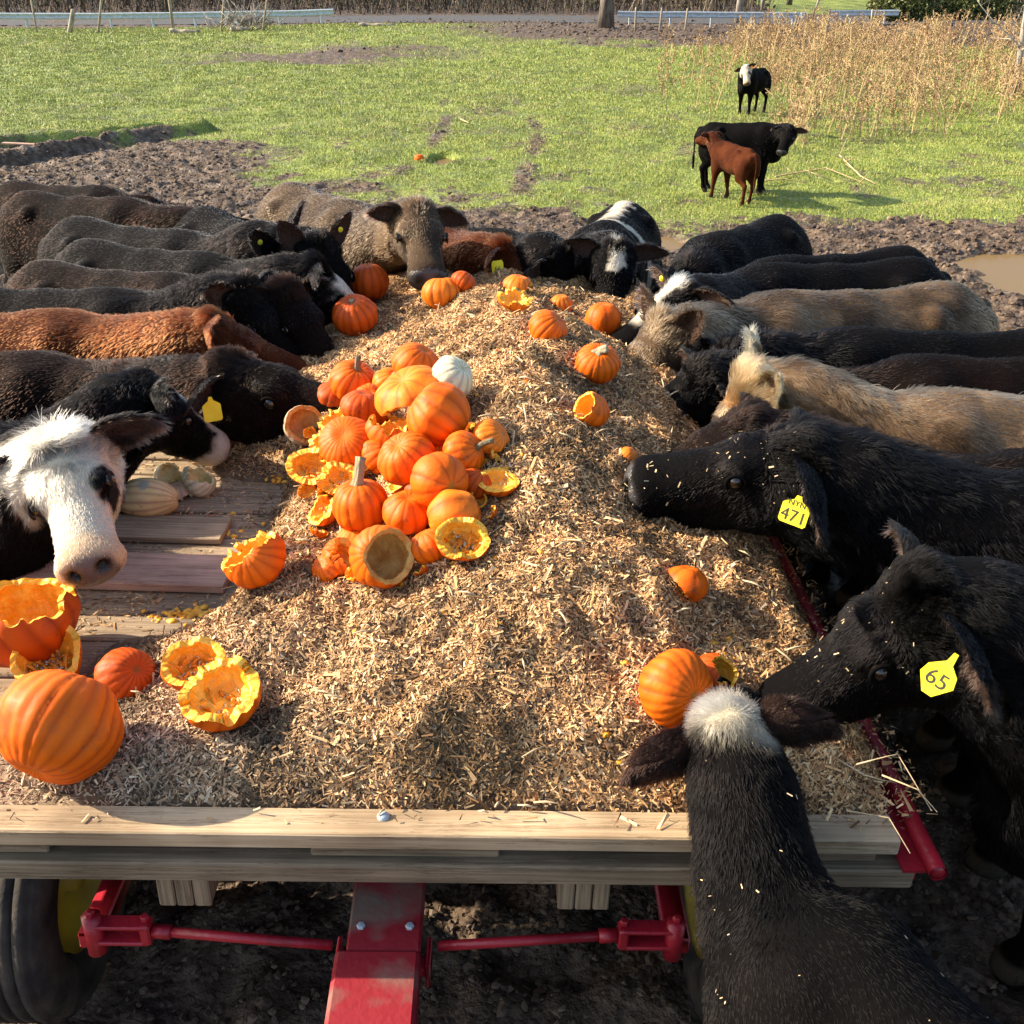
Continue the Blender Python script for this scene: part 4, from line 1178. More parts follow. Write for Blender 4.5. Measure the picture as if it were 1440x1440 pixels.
class Field:
    def __init__(s, lo, hi, h):
        s.h = h; s.lo = np.array(lo, float); s.n = np.ceil((np.array(hi) - s.lo) / h).astype(int) + 1
        s.d = np.full(s.n, .30, np.float32)
        s.ax = [s.lo[i] + h * np.arange(s.n[i]) for i in range(3)]
    def sub(s, lo, hi, fn, k, cut=False):
        a = [max(0, int((lo[i] - s.lo[i]) / s.h)) for i in range(3)]
        b = [min(s.n[i], int((hi[i] - s.lo[i]) / s.h) + 2) for i in range(3)]
        if any(b[i] <= a[i] for i in range(3)): return
        sl = tuple(slice(a[i], b[i]) for i in range(3))
        X = s.ax[0][sl[0]][:, None, None]; Y = s.ax[1][sl[1]][None, :, None]; Z = s.ax[2][sl[2]][None, None, :]
        b_ = fn(X, Y, Z).astype(np.float32); a_ = s.d[sl]
        if cut:
            b_ = -b_; hh = np.clip(.5 - .5 * (b_ - a_) / k, 0, 1) if k else 0
            s.d[sl] = np.maximum(a_, b_) + (k * .25 * np.maximum(1 - np.abs(a_ - b_) / k, 0) ** 2 if k else 0)
        else:
            hh = np.maximum(k - np.abs(a_ - b_), 0) / k
            s.d[sl] = np.minimum(a_, b_) - hh * hh * k * .25
    def cone(s, a, b, ra, rb, k=.04, cut=False):
        a = np.array(a, float); b = np.array(b, float); m = max(ra, rb) + k + .05
        ba = b - a; L = max((ba * ba).sum(), 1e-9)
        def fn(X, Y, Z):
            x, y, z = X - a[0], Y - a[1], Z - a[2]
            t = np.clip((x * ba[0] + y * ba[1] + z * ba[2]) / L, 0, 1)
            return np.sqrt((x - t * ba[0]) ** 2 + (y - t * ba[1]) ** 2 + (z - t * ba[2]) ** 2) - (ra + (rb - ra) * t)
        s.sub(np.minimum(a, b) - m, np.maximum(a, b) + m, fn, k, cut)
    def ell(s, c, r, R=None, k=.05, cut=False):
        c = np.array(c, float); r = np.array(r, float); m = r.max() + k + .05
        R = np.eye(3) if R is None else np.array(R)
        def fn(X, Y, Z):
            x, y, z = X - c[0], Y - c[1], Z - c[2]
            p = [x * R[0, i] + y * R[1, i] + z * R[2, i] for i in range(3)]
            k0 = np.sqrt(sum((p[i] / r[i]) ** 2 for i in range(3))); k1 = np.sqrt(sum((p[i] / r[i] ** 2) ** 2 for i in range(3))) + 1e-6
            return k0 * (k0 - 1) / k1
        s.sub(c - m, c + m, fn, k, cut)

def fur_material():
    m = bpy.data.materials.new('cattle_fur'); m.use_nodes = True
    t = m.node_tree; b = t.nodes['Principled BSDF']; out = t.nodes['Material Output']
    a = N(t, 'ShaderNodeAttribute'); a.attribute_name = 'Col'
    h = N(t, 'ShaderNodeBsdfHairPrincipled'); h.model = 'CHIANG'; h.parametrization = 'COLOR'
    t.links.new(a.outputs['Color'], h.inputs['Color'])
    h.inputs['Roughness'].default_value = .42; h.inputs['Radial Roughness'].default_value = .6; h.inputs['IOR'].default_value = 1.21
    h.inputs['Coat'].default_value = 0
    t.links.new(h.outputs[0], out.inputs['Surface'])
    t.nodes.remove(b)
    return m
FUR = fur_material()
HIDE = attr_mat('cattle_hide', .85, .06, nscale=60, bump=.4)
NOSE = attr_mat('wet_nose', .32, .5, nscale=150, bump=.5)
EYE, _t, _b = new_mat('eye_glossy'); _b.inputs['Base Color'].default_value = (.012, .007, .004, 1); _b.inputs['Roughness'].default_value = .06; _b.inputs['Specular IOR Level'].default_value = .8
TAGY = noise_mat('yellow_tag', (.78, .62, .02), (.85, .72, .04), 20, .4, .05)
INK, _t, _b = new_mat('black_ink'); _b.inputs['Base Color'].default_value = (.03, .025, .02, 1); _b.inputs['Roughness'].default_value = .6
TAGO = noise_mat('orange_tag', (.75, .22, .03), (.80, .28, .04), 20, .4, .05)

COATS = {  # coat, secondary tint
    'black': ((.0012, .0010, .0011), (.0032, .0023, .0022)),
    'brownblack': ((.0026, .0014, .0010), (.0085, .0038, .0024)),
    'red': ((.042, .0095, .0025), (.085, .022, .0065)),
    'dun': ((.045, .028, .016), (.155, .098, .054)),
    'taupe': ((.030, .019, .012), (.075, .048, .028)),
    'tan': ((.065, .038, .020), (.23, .148, .080)),
}
WHITE = np.array([.52, .45, .345])
NLEN = []

def cow(label, poll, muzzle, withers, yaw, coat='black', scale=None, head=1.0, pattern=None, tags=(), ears=(0, 0), earlen=1.0, roll=0, mouth=0, fur=1.0, furlen=1.0,
        name='cow', cat='cow', group='cattle feeding around the wagon', legs='stand', res=None, curl=1.0, density=1.0, neckfat=1.0, noeyes=False, earcol=None, facedir=None, tuft=1.0, origin=None, fat=1.0, wid=1.0, lean=1.0, polltint=None):
    """poll, muzzle, withers: world points. yaw: heading of the body in degrees (0 = +x, 90 = away from the viewer)"""
    rs = np.random.default_rng(abs(hash(label)) % 2 ** 31 if False else sum(map(ord, label)))
    poll, muzzle, withers = Vector(poll), Vector(muzzle), Vector(withers)
    wz = withers.z - float(ground_base(np.array([withers.x]), np.array([withers.y]))[0])
    s = scale or wz / 1.29
    hd = Vector((math.cos(rad(yaw)), math.sin(rad(yaw)), 0))
    base = Vector((withers.x, withers.y, 0)) - hd * .40 * s
    base.z = withers.z - 1.29 * s
    Rz = Matrix.Rotation(rad(yaw), 3, 'Z'); Ri = Rz.transposed()
    loc = lambda p: np.array(Ri @ (Vector(p) - base))
    pl = loc(poll); mz = loc(muzzle)
    A = mz - pl; A /= np.linalg.norm(A)
    HL = .53 * s * head
    up = np.array([0, 0, 1.0])
    if abs(A[2]) > .8: up = up * .5 + np.array([np.sign(A[2]) * -1.0, 0, 0]) * (-1 if False else 1) * .0 + np.array([1.0, 0, 0]) * (1.0 if A[2] < 0 else -1.0)
    if facedir is not None: up = np.array(Ri @ Vector(facedir))
    U = up - A * A.dot(up); U /= np.linalg.norm(U)
    S_ = np.cross(U, A)       # the head's left
    if roll:
        c_, s_ = math.cos(rad(roll)), math.sin(rad(roll)); U, S_ = U * c_ + S_ * s_, S_ * c_ - U * s_
    HR = np.stack([A, S_, U], 1)
    H = lambda a, sd, u: pl + (A * a + S_ * sd + U * u) * HL
    near = proj(poll)[2]
    h = res or min(max(near / 1027 * 3.6, .0115), .022)
    # neck: bezier from the chest to the back of the head
    n0 = np.array([.40, 0, .99]) * s; n3 = H(.13, 0, -.25)
    n1 = n0 + np.array([.24, 0, .06]) * s; n2 = n3 - A * .20 * s + U * -.02 * s
    n2 = n2 * .5 + (n0 * .4 + n3 * .6) * .5
    bz = lambda t: n0 * (1 - t) ** 3 + 3 * n1 * t * (1 - t) ** 2 + 3 * n2 * t * t * (1 - t) + n3 * t ** 3
    NLEN.append((round(float(np.linalg.norm(n3 - n0)) / s, 2), round(s, 2), label[:46]))
    hp = [H(-.15, .5, .3), H(-.15, -.5, .3), H(1.2, .3, -.6), H(1.2, -.3, .4), H(.3, 0, -.7), H(.3, 0, .4)]
    lo = np.minimum(np.min(hp, 0), np.array([-1.02, -.44, -.02]) * s) - .05; hi = np.maximum(np.max(hp, 0), np.array([.75, .44, 1.40]) * s) + .05
    f = Field(lo, hi, h)
    e = lambda c, r, R=None, k=.08: f.ell(np.array(c) * s, np.array(r) * s, R, k * s)
    cn = lambda a, b, ra, rb, k=.05: f.cone(np.array(a) * s, np.array(b) * s, ra * s, rb * s, k * s)
    fat = fat * lean; lz = .86 + .11 * (1 - lean) * 2.2
    e((-.12, 0, lz), (.66, .33 * fat, .37 * lean)); e((.30, 0, lz), (.34, .25 * lean, .40 * lean)); e((-.60, 0, .97), (.30, .25 * lean, .28 * lean))
    e((-.25, 0, lz - .06), (.45, .36 * fat, .32 * lean)); e((-.47, 0, .97), (.34, .255 * lean, .25 * lean), k=.10); e((.12, 0, .98), (.40, .235, .24), k=.12)
    cn((.42, 0, 1.185), (.22, 0, 1.17), .07, .06, .12); cn((.30, 0, 1.16), (-.10, 0, 1.155), .085, .070, .09); cn((-.10, 0, 1.155), (-.66, 0, 1.18), .070, .055, .08)
    for q in (-1, 1):
        e((.36, q * .17, .84), (.17, .10, .34)); e((.36, q * .13, 1.06), (.14, .07, .18))
        cn((-.44, q * .19, 1.13), (-.52, q * .20, 1.08), .066, .048, .040); cn((.34, q * .13, 1.15), (.24, q * .17, .95), .052, .06, .05); cn((-.82, q * .10, 1.06), (-.80, q * .10, .98), .05, .05, .07)
        e((-.63, q * .15, .80), (.20, .13, .30))
        st = {'stand': (0, 0, 0, 0), 'walk': (.10 * q, -.12 * q, -.08 * q, .12 * q)}[legs]
        f1, f2 = (st[0], st[2])
        cn((.36, q * .16, .66), (.38 + f1 * .5, q * .15, .40), .105, .062); cn((.38 + f1 * .5, q * .15, .40), (.37 + f1, q * .15, .10), .056, .040, .03)
        cn((.37 + f1, q * .15, .10), (.40 + f1, q * .15, .05), .048, .058, .02); cn((.40 + f1, q * .15, .045), (.42 + f1, q * .15, .03), .058, .052, .02)
        cn((-.60, q * .16, .74), (-.55 + f2 * .3, q * .165, .60), .15, .105); cn((-.55 + f2 * .3, q * .165, .60), (-.73 + f2 * .7, q * .15, .44), .095, .055)
        cn((-.73 + f2 * .7, q * .15, .44), (-.68 + f2, q * .15, .11), .050, .040, .03); cn((-.68 + f2, q * .15, .10), (-.64 + f2, q * .15, .04), .048, .056, .02)
    # tail
    cn((-.86, 0, 1.12), (-.93, 0, .98), .045, .03, .05); cn((-.93, 0, .98), (-.94, .01, .62), .028, .018, .02); cn((-.94, .01, .62), (-.93, .01, .40), .035, .028, .02)
    # brisket and neck
    e((.56, 0, .76), (.15, .13, .19))
    ts = np.linspace(0, 1, 7)
    nr = [.235, .215, .19, .168, .155, .150, .145]
    for i in range(6):
        a, b = bz(ts[i]), bz(ts[i + 1]); r0, r1 = nr[i] * s * neckfat, nr[i + 1] * s * neckfat
        if i > 2: r0 = r0 * (1 + (head - 1) * .5); r1 = r1 * (1 + (head - 1) * .5)
        f.cone(a, b, r0 * .86, r1 * .86, .10 * s)
        dn = np.array([0, 0, -1.0]) * s * .055 * (1 - ts[i] * .6)
        f.cone(a + dn, b + dn, r0 * .80, r1 * .74, .08 * s)
    # head
    E = lambda c, r, k=.05: f.ell(H(c[0], c[1] * wid, c[2]), np.array([r[0], r[1] * wid, r[2]]) * HL, HR, k * HL * 2)
    C = lambda a, b, ra, rb, k=.04: f.cone(H(*a), H(*b), ra * HL, rb * HL, k * HL * 2)
    E((.18, 0, -.20), (.22, .190, .205)); E((.36, 0, -.145), (.20, .205, .145)); E((.035, 0, -.075), (.09, .13, .10))
    C((.42, 0, -.145), (.86, 0, -.150), .130, .105, .05)
    C((.40, .07, -.20), (.85, .045, -.19), .10, .085, .05); C((.40, -.07, -.20), (.85, -.045, -.19), .10, .085, .05)
    E((.945, 0, -.190), (.095, .188, .155), .03); C((.66, 0, -.17), (.92, 0, -.18), .125, .145, .04); C((.60, .05, -.19), (.91, .055, -.20), .115, .135, .04); C((.60, -.05, -.19), (.91, -.055, -.20), .115, .135, .04)
    jw = mouth
    for q in (-1, 1):
        E((.33, .105 * q, -.31), (.20, .085, .19)); E((.40, .165 * q, -.085), (.085, .05, .055), .03)
        C((.32, .07 * q, -.40), (.72, .045 * q, -.325 - jw * .5), .085, .055)
    C((.55, 0, -.36 - jw * .4), (.90, 0, -.305 - jw), .095, .078, .03)
    C((.25, 0, -.35), (.60, 0, -.36), .10, .08)
    if h < .02:
        for q in (-1, 1):
            f.ell(H(1.03, .092 * q, -.135), np.array([.05, .032, .040]) * HL, HR, .015, True)
            f.cone(H(1.03, .02 * q * wid, -.262 - jw * .45), H(.74, .150 * q * wid, -.272 - jw * .2), .016 * HL + mouth * .10, .006 * HL, .012, True)
    V, Q = surface_nets(f.d, f.lo, h)
    # Laplacian smoothing, one light pass pair
    nv = len(V)
    for _ in range(2):
        acc = np.zeros((nv, 3)); cn_ = np.zeros(nv)
        for i in range(4):
            a, b = Q[:, i], Q[:, (i + 1) % 4]
            for c in range(3): acc[:, c] += np.bincount(a, V[b, c], nv)
            cn_ += np.bincount(a, minlength=nv)
        V = V * .5 + .5 * acc / np.maximum(cn_, 1)[:, None]
    # ears: cupped leaves, joined into the same mesh
    earV = []; earQ = []; ear_info = []; nb = len(V)
    for si, q in enumerate((-1, 1)):
        d_, t_ = ears[si] if isinstance(ears[si], tuple) else (ears[si], 0)
        L = .245 * s * head ** .5 * earlen; W = .062 * s * head ** .5
        o = H(.10, .185 * q, -.12)
        EU = np.array([0, 0, .85]) + U * .25; EU /= np.linalg.norm(EU); dirv = S_ * q * math.cos(rad(d_)) + EU * math.sin(rad(d_)) - A * (.22 + t_ * .6)
        dirv /= np.linalg.norm(dirv)
        back = (U * math.cos(rad(d_)) - S_ * q * math.sin(rad(d_))) ; back = back - dirv * back.dot(dirv); back /= np.linalg.norm(back)
        wv = np.cross(dirv, back); wv /= np.linalg.norm(wv)
        face = -back                                   # opening faces down and forward
        hv = A + .7 * U; hv[2] = 0; fw = hv / np.linalg.norm(hv) + np.array([0, 0, -.30]) + face * .15; fw = fw - dirv * fw.dot(dirv); fw /= np.linalg.norm(fw); face = fw; wv = np.cross(dirv, face)
        nu_, nv_ = 12, 9; g = []
        for lay in (0, 1):
            for i in range(nu_):
                t = i / (nu_ - 1); ww = W * (math.sin(math.pi * (.16 + .80 * t) ** .85)) ** .8 * (1.0 if t < .97 else .6)
                for j in range(nv_):
                    x = -1 + 2 * j / (nv_ - 1)
                    cup = (1 - x * x) * ww * .75 * (1 - .35 * t)
                    p = o + dirv * L * t + wv * x * ww - face * (cup - (.012 * s * (1 - x * x) if lay else 0)) + np.array([0, 0, -1]) * L * .18 * t * t
                    g.append(p)
        b0 = nb + len(earV) 
        earV += g; m = nu_ * nv_
        for lay in (0, 1):
            for i in range(nu_ - 1):
                for j in range(nv_ - 1):
                    k = b0 + lay * m + i * nv_ + j
                    qd = [k, k + 1, k + nv_ + 1, k + nv_]
                    flip = (lay == 1) ^ (np.dot(np.cross(wv, dirv), face) > 0)
                    earQ.append(qd if not flip else qd[::-1])
        ear_info.append((o, dirv, face, wv, L, W))
    V = np.concatenate([V, np.array(earV)]); isear = np.zeros(len(V)); isear[nb:] = 1
    m = 12 * 9
    rim = np.zeros(len(V)); tt = np.zeros(len(V)); lay1 = np.zeros(len(V))
    for e_i in range(2):
        for lay in (0, 1):
            k0 = nb + e_i * 2 * m + lay * m
            ii, jj = np.divmod(np.arange(m), 9)
            rim[k0:k0 + m] = np.maximum(np.abs(jj - 4) / 4, ii / 11.0) ** 2; tt[k0:k0 + m] = ii / 11.0; lay1[k0:k0 + m] = lay
    Q = np.concatenate([Q, np.array(earQ)])
    # head and body coordinates of every vertex
    rel = (V - pl) / HL; ha = rel @ A; hs = rel @ S_; hu = rel @ U
    tn = np.clip(((V - n0) @ (n3 - n0)) / ((n3 - n0) @ (n3 - n0)), 0, 1.3)
    dneck = np.linalg.norm(V - (n0 + tn[:, None].clip(0, 1) * (n3 - n0)), axis=1)
    hw_ = sstep(-.14, .06, ha) * (np.abs(hs) < .42) * (hu > -.75) * (hu < .3) * (ha < 1.4)
    hw_ = np.maximum(hw_, isear); nw = np.where(V[:, 0] > .40 * s, sstep(.02, .35, tn), 0) * (1 - hw_)
    c0, c1 = [np.array(c) for c in COATS[coat]]
    V_ = V; n1_ = vn3(V * 5 + rs.random() * 50, 3); n2_ = vn3(V * 18, 4)
    k = sstep(.22, .78, n1_ * .7 + n2_ * .3)[:, None]
    col = c0 * (1 - k) + c1 * k
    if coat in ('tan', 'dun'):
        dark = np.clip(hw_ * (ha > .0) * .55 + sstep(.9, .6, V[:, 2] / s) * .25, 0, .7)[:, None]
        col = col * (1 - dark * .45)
    jit = (vn3(V * 22, 9) - .5) * .09 + (vn3(V * 60, 8) - .5) * .05
    def paint(mask, c=WHITE, amt=1.0):
        nonlocal col
        mk = np.clip(mask, 0, 1)[:, None] * amt; col = col * (1 - mk) + np.array(c) * mk
    hz = hw_ * (1 - isear)
    if pattern == 'white_face':
        eyed = np.hypot((ha - .45) / 1.5, np.abs(hs) / wid - .235) + jit
        paint(hz * sstep(.46, .40, np.abs(hs) * 1.0 + (hu < -.38) * .2 + jit) * sstep(-.14, -.06, ha + jit) * sstep(-.44, -.36, hu + jit))
        paint(hz * sstep(.10, .065, eyed) , c0)
        paint(hz * sstep(.78, .92, ha + jit * .6), (.48, .30, .17), .75)
    if pattern == 'blaze':
        paint(hz * sstep(.11, .06, np.abs(hs + .02) + jit) * sstep(-.05, .05, ha + jit) * (hu > -.2)); paint(hz * sstep(.70, .78, ha + jit) * (hu > -.35))
    if pattern == 'sideblaze':
        paint(hz * sstep(.10, .05, np.abs(hs) + jit) * sstep(.0, .1, ha) * sstep(.7, .6, ha) * (hu > -.15))
    if pattern == 'star':
        paint(hz * sstep(.115, .080, np.hypot((ha - .26) * .9, hs) + jit) * (hu > -.2)); paint(hz * sstep(.045, .02, np.hypot(ha - .02, hs + .03) + jit))
    if pattern == 'topknot':
        paint(hz * sstep(.20, .13, np.hypot((ha - .10) * .8, hs + .05) + jit * .5) * (hu > -.22), (.60, .52, .38)); paint(hz * sstep(.08, .05, np.abs(hs) + jit) * (ha > .3) * (hu > -.25))
    if pattern == 'mask':
        paint(hz * sstep(.23, .18, np.abs(hs) + jit) * sstep(.22, .30, ha + jit) * sstep(.74, .66, ha + jit) * (hu > -.30))
    if pattern == 'snip':
        paint(hz * sstep(.13, .09, np.abs(hs) + jit) * sstep(.25, .35, ha) * (hu > -.2)); paint(hz * sstep(.78, .86, ha + jit) * (hu > -.42))
    if pattern == 'belt' or (pattern == 'star' and coat == 'black'):
        X = V[:, 0] / s; Yy = V[:, 1] / s; Z = V[:, 2] / s
        bd = (1 - hw_) * (Z > .7)
        paint(bd * sstep(.065, .04, np.abs(X - .12 + .35 * np.abs(Yy)) + jit * .5) * sstep(.0, .1, Yy + .35))
        paint(bd * sstep(.09, .05, np.abs(Yy + .02) + jit) * sstep(.1, -.1, X) * sstep(1.06, 1.12, Z)); paint(bd * sstep(-.72, -.80, X + jit))
    if polltint is not None:
        paint(hw_ * sstep(.5, .0, ha + jit), polltint, .8)
    # muzzle skin
    skin = hz * sstep(.94, 1.0, ha - np.abs(hu + .15) * .25 + jit * .3) * (hu > -.32 - mouth)
    dark_n = np.array([.050, .044, .042]) if coat not in ('red',) else np.array([.22, .12, .09])
    if pattern == 'snip': dark_n = np.array([.42, .33, .30])
    if pattern == 'white_face': dark_n = np.array([.10, .065, .055])
    if pattern == 'white_face': skin = skin * sstep(.19, .15, np.abs(hs)) ; 
    paint(skin, dark_n)
    nd_ = np.minimum(*[np.linalg.norm(rel @ HR - np.array([1.03, .092 * q, -.135]), axis=1) for q in (-1, 1)])
    paint(sstep(.075, .045, nd_), (.006, .004, .004))
    nos = h < .02
    # hoof colour
    paint(sstep(.085, .07, V[:, 2] / s), (.05, .04, .03)); 
    # inner ear
    earc = 1 if coat in ('black', 'brownblack') else .8
    col[isear > 0] = c0 * (1.6 if coat in ('black', 'brownblack') else .8)
    inn = (isear > 0) & (lay1 > 0); col[inn] = col[inn] * .5 + np.array([.10, .06, .045]) * .5
    if coat == 'red': col[isear > 0] = c1 * .8
    if earcol is not None: col[isear > 0] = np.array(earcol)
    if coat == 'tan': col[(isear > 0) & (rim > .4)] = np.array([.38, .27, .15])
    P4 = Rz; o_base = Vector(base)
    root = empty(name, o_base, label, cat, group); root.rotation_euler = (0, 0, rad(yaw))
    fm = (skin[Q].mean(1) > .5).astype(int)
    hide_col = col * np.where(skin > .5, 1.0, .9)[:, None]
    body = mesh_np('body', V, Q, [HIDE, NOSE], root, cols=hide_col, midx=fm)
    # eyes
    if not noeyes:
        for q in (-1, 1):
            mb = MB(); v0, f0 = sphere_grid(18, 12)[0], sphere_grid(18, 12)
            mb.add(v0 * .043 * HL + H(.43, .212 * q * wid, -.126), f0[1], f0[2])
            # lid: a half ring above the ball
            mb2 = MB(); pts = []
            for w in np.linspace(-.6, math.pi + .6, 12):
                pts.append(H(.43 + .052 * math.cos(w), .234 * q * wid, -.130 + .044 * math.sin(w)))
            eo = mb.build('eye', EYE, root, True)
            mb2.tube(pts, .011 * HL, 7); mb2.build('eyelid', HIDE, eo, True, cols=np.repeat(np.array([c0 * 1.5 if pattern != 'white_face' else [.03, .02, .016]]), mb2.n, 0))
    # tags
    for (ei, kind, txt) in tags:
        o, dirv, face, wv, L, W = ear_info[ei]
        # the side of the ear turned to the viewer
        wc = np.array(Ri @ (Vector((0, 0, CAM_H)) - base)); tc_ = wc - o; sgn = 1 if face.dot(tc_) > 0 else -1
        nrm = face * sgn
        up_e = np.array([0, 0, 1.0])
        if kind == 'button':
            p = o + dirv * L * .45 + (np.array([0, 0, -1]) * L * .05) - face * W * .45 + nrm * (.024 * s)
            z = Vector(nrm * .6 + tc_ / np.linalg.norm(tc_) * .4).normalized(); Rm = np.array(basis(z))
            mb = MB(); rr = .0155
            mb.lathe([(.0012, .006), (.004, .0062), (.0055, .0035), (rr * .8, .0035), (rr, .001), (rr, -.001)], Rm, p, 20)
            tg = mb.build('ear_tag', TAGY, root, True)
        else:
            w_, h_ = {'471': (.080, .080), '65': (.078, .100), '66': (.072, .080), 'edge': (.07, .09), 'orange': (.05, .065)}[kind if kind in ('edge', 'orange') else txt]
            hang = o + dirv * L * .42 - np.array([0, 0, 1]) * (.012 * s)
            z = Vector(tc_ / np.linalg.norm(tc_)); z = (z + Vector(nrm) * .35).normalized()
            y = Vector((0, 0, 1)); y = (y - z * y.dot(z)).normalized(); x = y.cross(z)
            sp = {'471': -6, '65': -14, '66': 4}.get(txt, 0); R2 = Matrix((x, y, z)).transposed() @ Matrix.Rotation(rad(sp), 3, 'Z'); x, y, z = R2.col
            ctr = Vector(hang) + z * (.075 * s) - y * h_ * .45
            if txt == '65': out = [(-.42, .12), (-.5, -.12), (-.18, -.5), (.12, -.5), (.5, -.1), (.42, .16), (.16, .34), (.13, .62), (-.0, .62), (-.05, .38)]
            elif txt == '66': out = [(-.4, .5), (-.5, .3), (-.5, -.4), (-.35, -.5), (.35, -.5), (.5, -.4), (.5, .3), (.4, .5)]
            else: out = [(-.44, .24), (-.5, .18), (-.5, -.42), (-.42, -.5), (.42, -.5), (.5, -.42), (.5, .18), (.44, .24), (.14, .40), (.09, .56), (-.09, .56), (-.14, .40)]
            mb = MB(); n_o = len(out); vs = []
            for zz in (.0013, -.0013):
                for a, b in out: vs.append(tuple(ctr + x * a * w_ * 1.0 + y * b * h_ + z * zz))
            vs.append(tuple(ctr + z * .0013)); vs.append(tuple(ctr - z * .0013))
            T_ = [[i, (i + 1) % n_o, 2 * n_o] for i in range(n_o)] + [[n_o + (i + 1) % n_o, n_o + i, 2 * n_o + 1] for i in range(n_o)]
            Qs = [[i, n_o + i, n_o + (i + 1) % n_o, (i + 1) % n_o] for i in range(n_o)]
            mb.add(vs, Qs, [t[::-1] for t in T_] if (Vector(vs[1]) - Vector(vs[0])).cross(Vector(vs[2 * n_o]) - Vector(vs[0])).dot(z) < 0 else T_)
            tg = mb.build('ear_tag', TAGO if kind == 'orange' else TAGY, root, False)
            if txt:
                def text(body_, size, dy, dx=0):
                    cu = bpy.data.curves.new('tag_number', 'FONT'); cu.body = body_; cu.size = size; cu.align_x = 'CENTER'; cu.align_y = 'CENTER'; cu.extrude = .0002; cu.materials.append(INK)
                    tmp = bpy.data.objects.new('tmp', cu); COL.objects.link(tmp); bpy.context.view_layer.update()
                    me_t = bpy.data.meshes.new_from_object(tmp.evaluated_get(bpy.context.evaluated_depsgraph_get())); bpy.data.objects.remove(tmp)
                    to = bpy.data.objects.new('tag_number', me_t); COL.objects.link(to); to.parent = tg
                    M = Matrix((x, y, z)).transposed().to_4x4(); M.translation = ctr + y * dy * h_ + x * dx * w_ + z * .0022
                    to.matrix_local = M
                text(txt, h_ * (.62 if txt == '471' else .50), -.20 if txt == '471' else -.10)
                if txt == '471': text('NYN', h_ * .30, .27)
    # ---------------- fur
    nstr = int(42000 * fur * density)
    if nstr > 0:
        P0, P1, P2, P3 = V[Q[:, 0]], V[Q[:, 1]], V[Q[:, 2]], V[Q[:, 3]]
        nf = np.cross(P2 - P0, P3 - P1); ar = np.linalg.norm(nf, axis=1) * .5; nf /= (2 * ar[:, None] + 1e-12)
        fc = (P0 + P1 + P2 + P3) / 4
        Vn = np.zeros_like(V)
        for i in range(4):
            for c in range(3): Vn[:, c] += np.bincount(Q[:, i], nf[:, c] * ar, len(V))
        Vn /= np.linalg.norm(Vn, axis=1, keepdims=True) + 1e-9
        camL = np.array(Ri @ (Vector((0, 0, CAM_H)) - base))
        tc_ = camL - fc; dist = np.linalg.norm(tc_, axis=1); tc_ /= dist[:, None]
        facing = (nf * tc_).sum(1)
        wgt = ar * (1 - skin[Q].mean(1)) * np.where(facing > -.15, 1.0, .22) * np.where(fc[:, 2] < .62 * s, .25, 1.0)
        eyd = np.minimum(*[np.linalg.norm(fc - H(.44, .215 * q, -.125), axis=1) for q in (-1, 1)]); wgt = wgt * sstep(.045 * HL, .095 * HL, eyd)
        wgt *= (1 + 2.4 * hw_[Q].mean(1) + 1.5 * isear[Q].mean(1)) * np.where((isear[Q].mean(1) > 0) & (lay1[Q].mean(1) > 0), .35, 1)
        # what leaves the picture needs little fur
        WP = fc @ np.array(Rz).T + np.array(base); rel_ = WP - np.array([0, 0, CAM_H]); zd = np.maximum(rel_[:, 1] * CP - rel_[:, 2] * SP, .1)
        pxx = 720 + F * rel_[:, 0] / zd; pyy = 720 - F * (rel_[:, 1] * SP + rel_[:, 2] * CP) / zd
        wgt *= np.where((pxx < -120) | (pxx > 1560) | (pyy > 1560), .12, 1.0)
        fi = rs.choice(len(Q), nstr, p=wgt / wgt.sum())
        uu, vv = rs.random((2, nstr, 1))
        root_p = (P0[fi] * (1 - uu) + P1[fi] * uu) * (1 - vv) + (P3[fi] * (1 - uu) + P2[fi] * uu) * vv
        ip = lambda a: ((a[Q[fi, 0]] * (1 - uu) + a[Q[fi, 1]] * uu) * (1 - vv) + (a[Q[fi, 3]] * (1 - uu) + a[Q[fi, 2]] * uu) * vv)
        nn = ip(Vn); nn /= np.linalg.norm(nn, axis=1, keepdims=True) + 1e-9
        cc = ip(col); ip1 = lambda a: ip(a[:, None])[:, 0]
        h_w, n_w, a_h, s_h, u_h, e_w, r_w, t_w = ip1(hw_), ip1(nw), ip1(ha), ip1(hs), ip1(hu), ip1(isear), ip1(rim), ip1(tt)
        # flow
        Nd = (n0 - n3) / np.linalg.norm(n3 - n0)
        flow = np.repeat(np.array([[-1, 0, -.55]]), nstr, 0)
        leg = sstep(.66, .5, root_p[:, 2] / s)[:, None]; flow = flow * (1 - leg) + np.array([-.1, 0, -1.0]) * leg
        side = root_p[:, 1:2] * np.array([[0, 1.2, 0]]) / s
        flow = flow + side * .4
        nfl = Nd * .8 + np.array([0, 0, -.65]); flow = flow * (1 - n_w[:, None]) + nfl * n_w[:, None]
        up_f = sstep(.32, .22, a_h)[:, None]
        hfl = (A * .9 + U * -.1) * (1 - up_f) + (-A * .35 + U * .2) * up_f + S_ * (s_h * 2.2)[:, None] * (.5 + up_f * .6) + U * (-.5 * (u_h < -.15))[:, None]
        flow = flow * (1 - h_w[:, None]) + hfl * h_w[:, None]
        if e_w.max() > 0:
            for ei, (o, dirv, face, wv, L, W) in enumerate(ear_info):
                me_ = (e_w > .5) & (((root_p - o) @ dirv) > 0) & (np.sign((root_p - pl) @ S_) == (-1 if ei == 0 else 1))
                flow[me_] = dirv * .9 + np.sign(((root_p[me_] - o) @ wv))[:, None] * wv * .55 + np.array([0, 0, -.30])
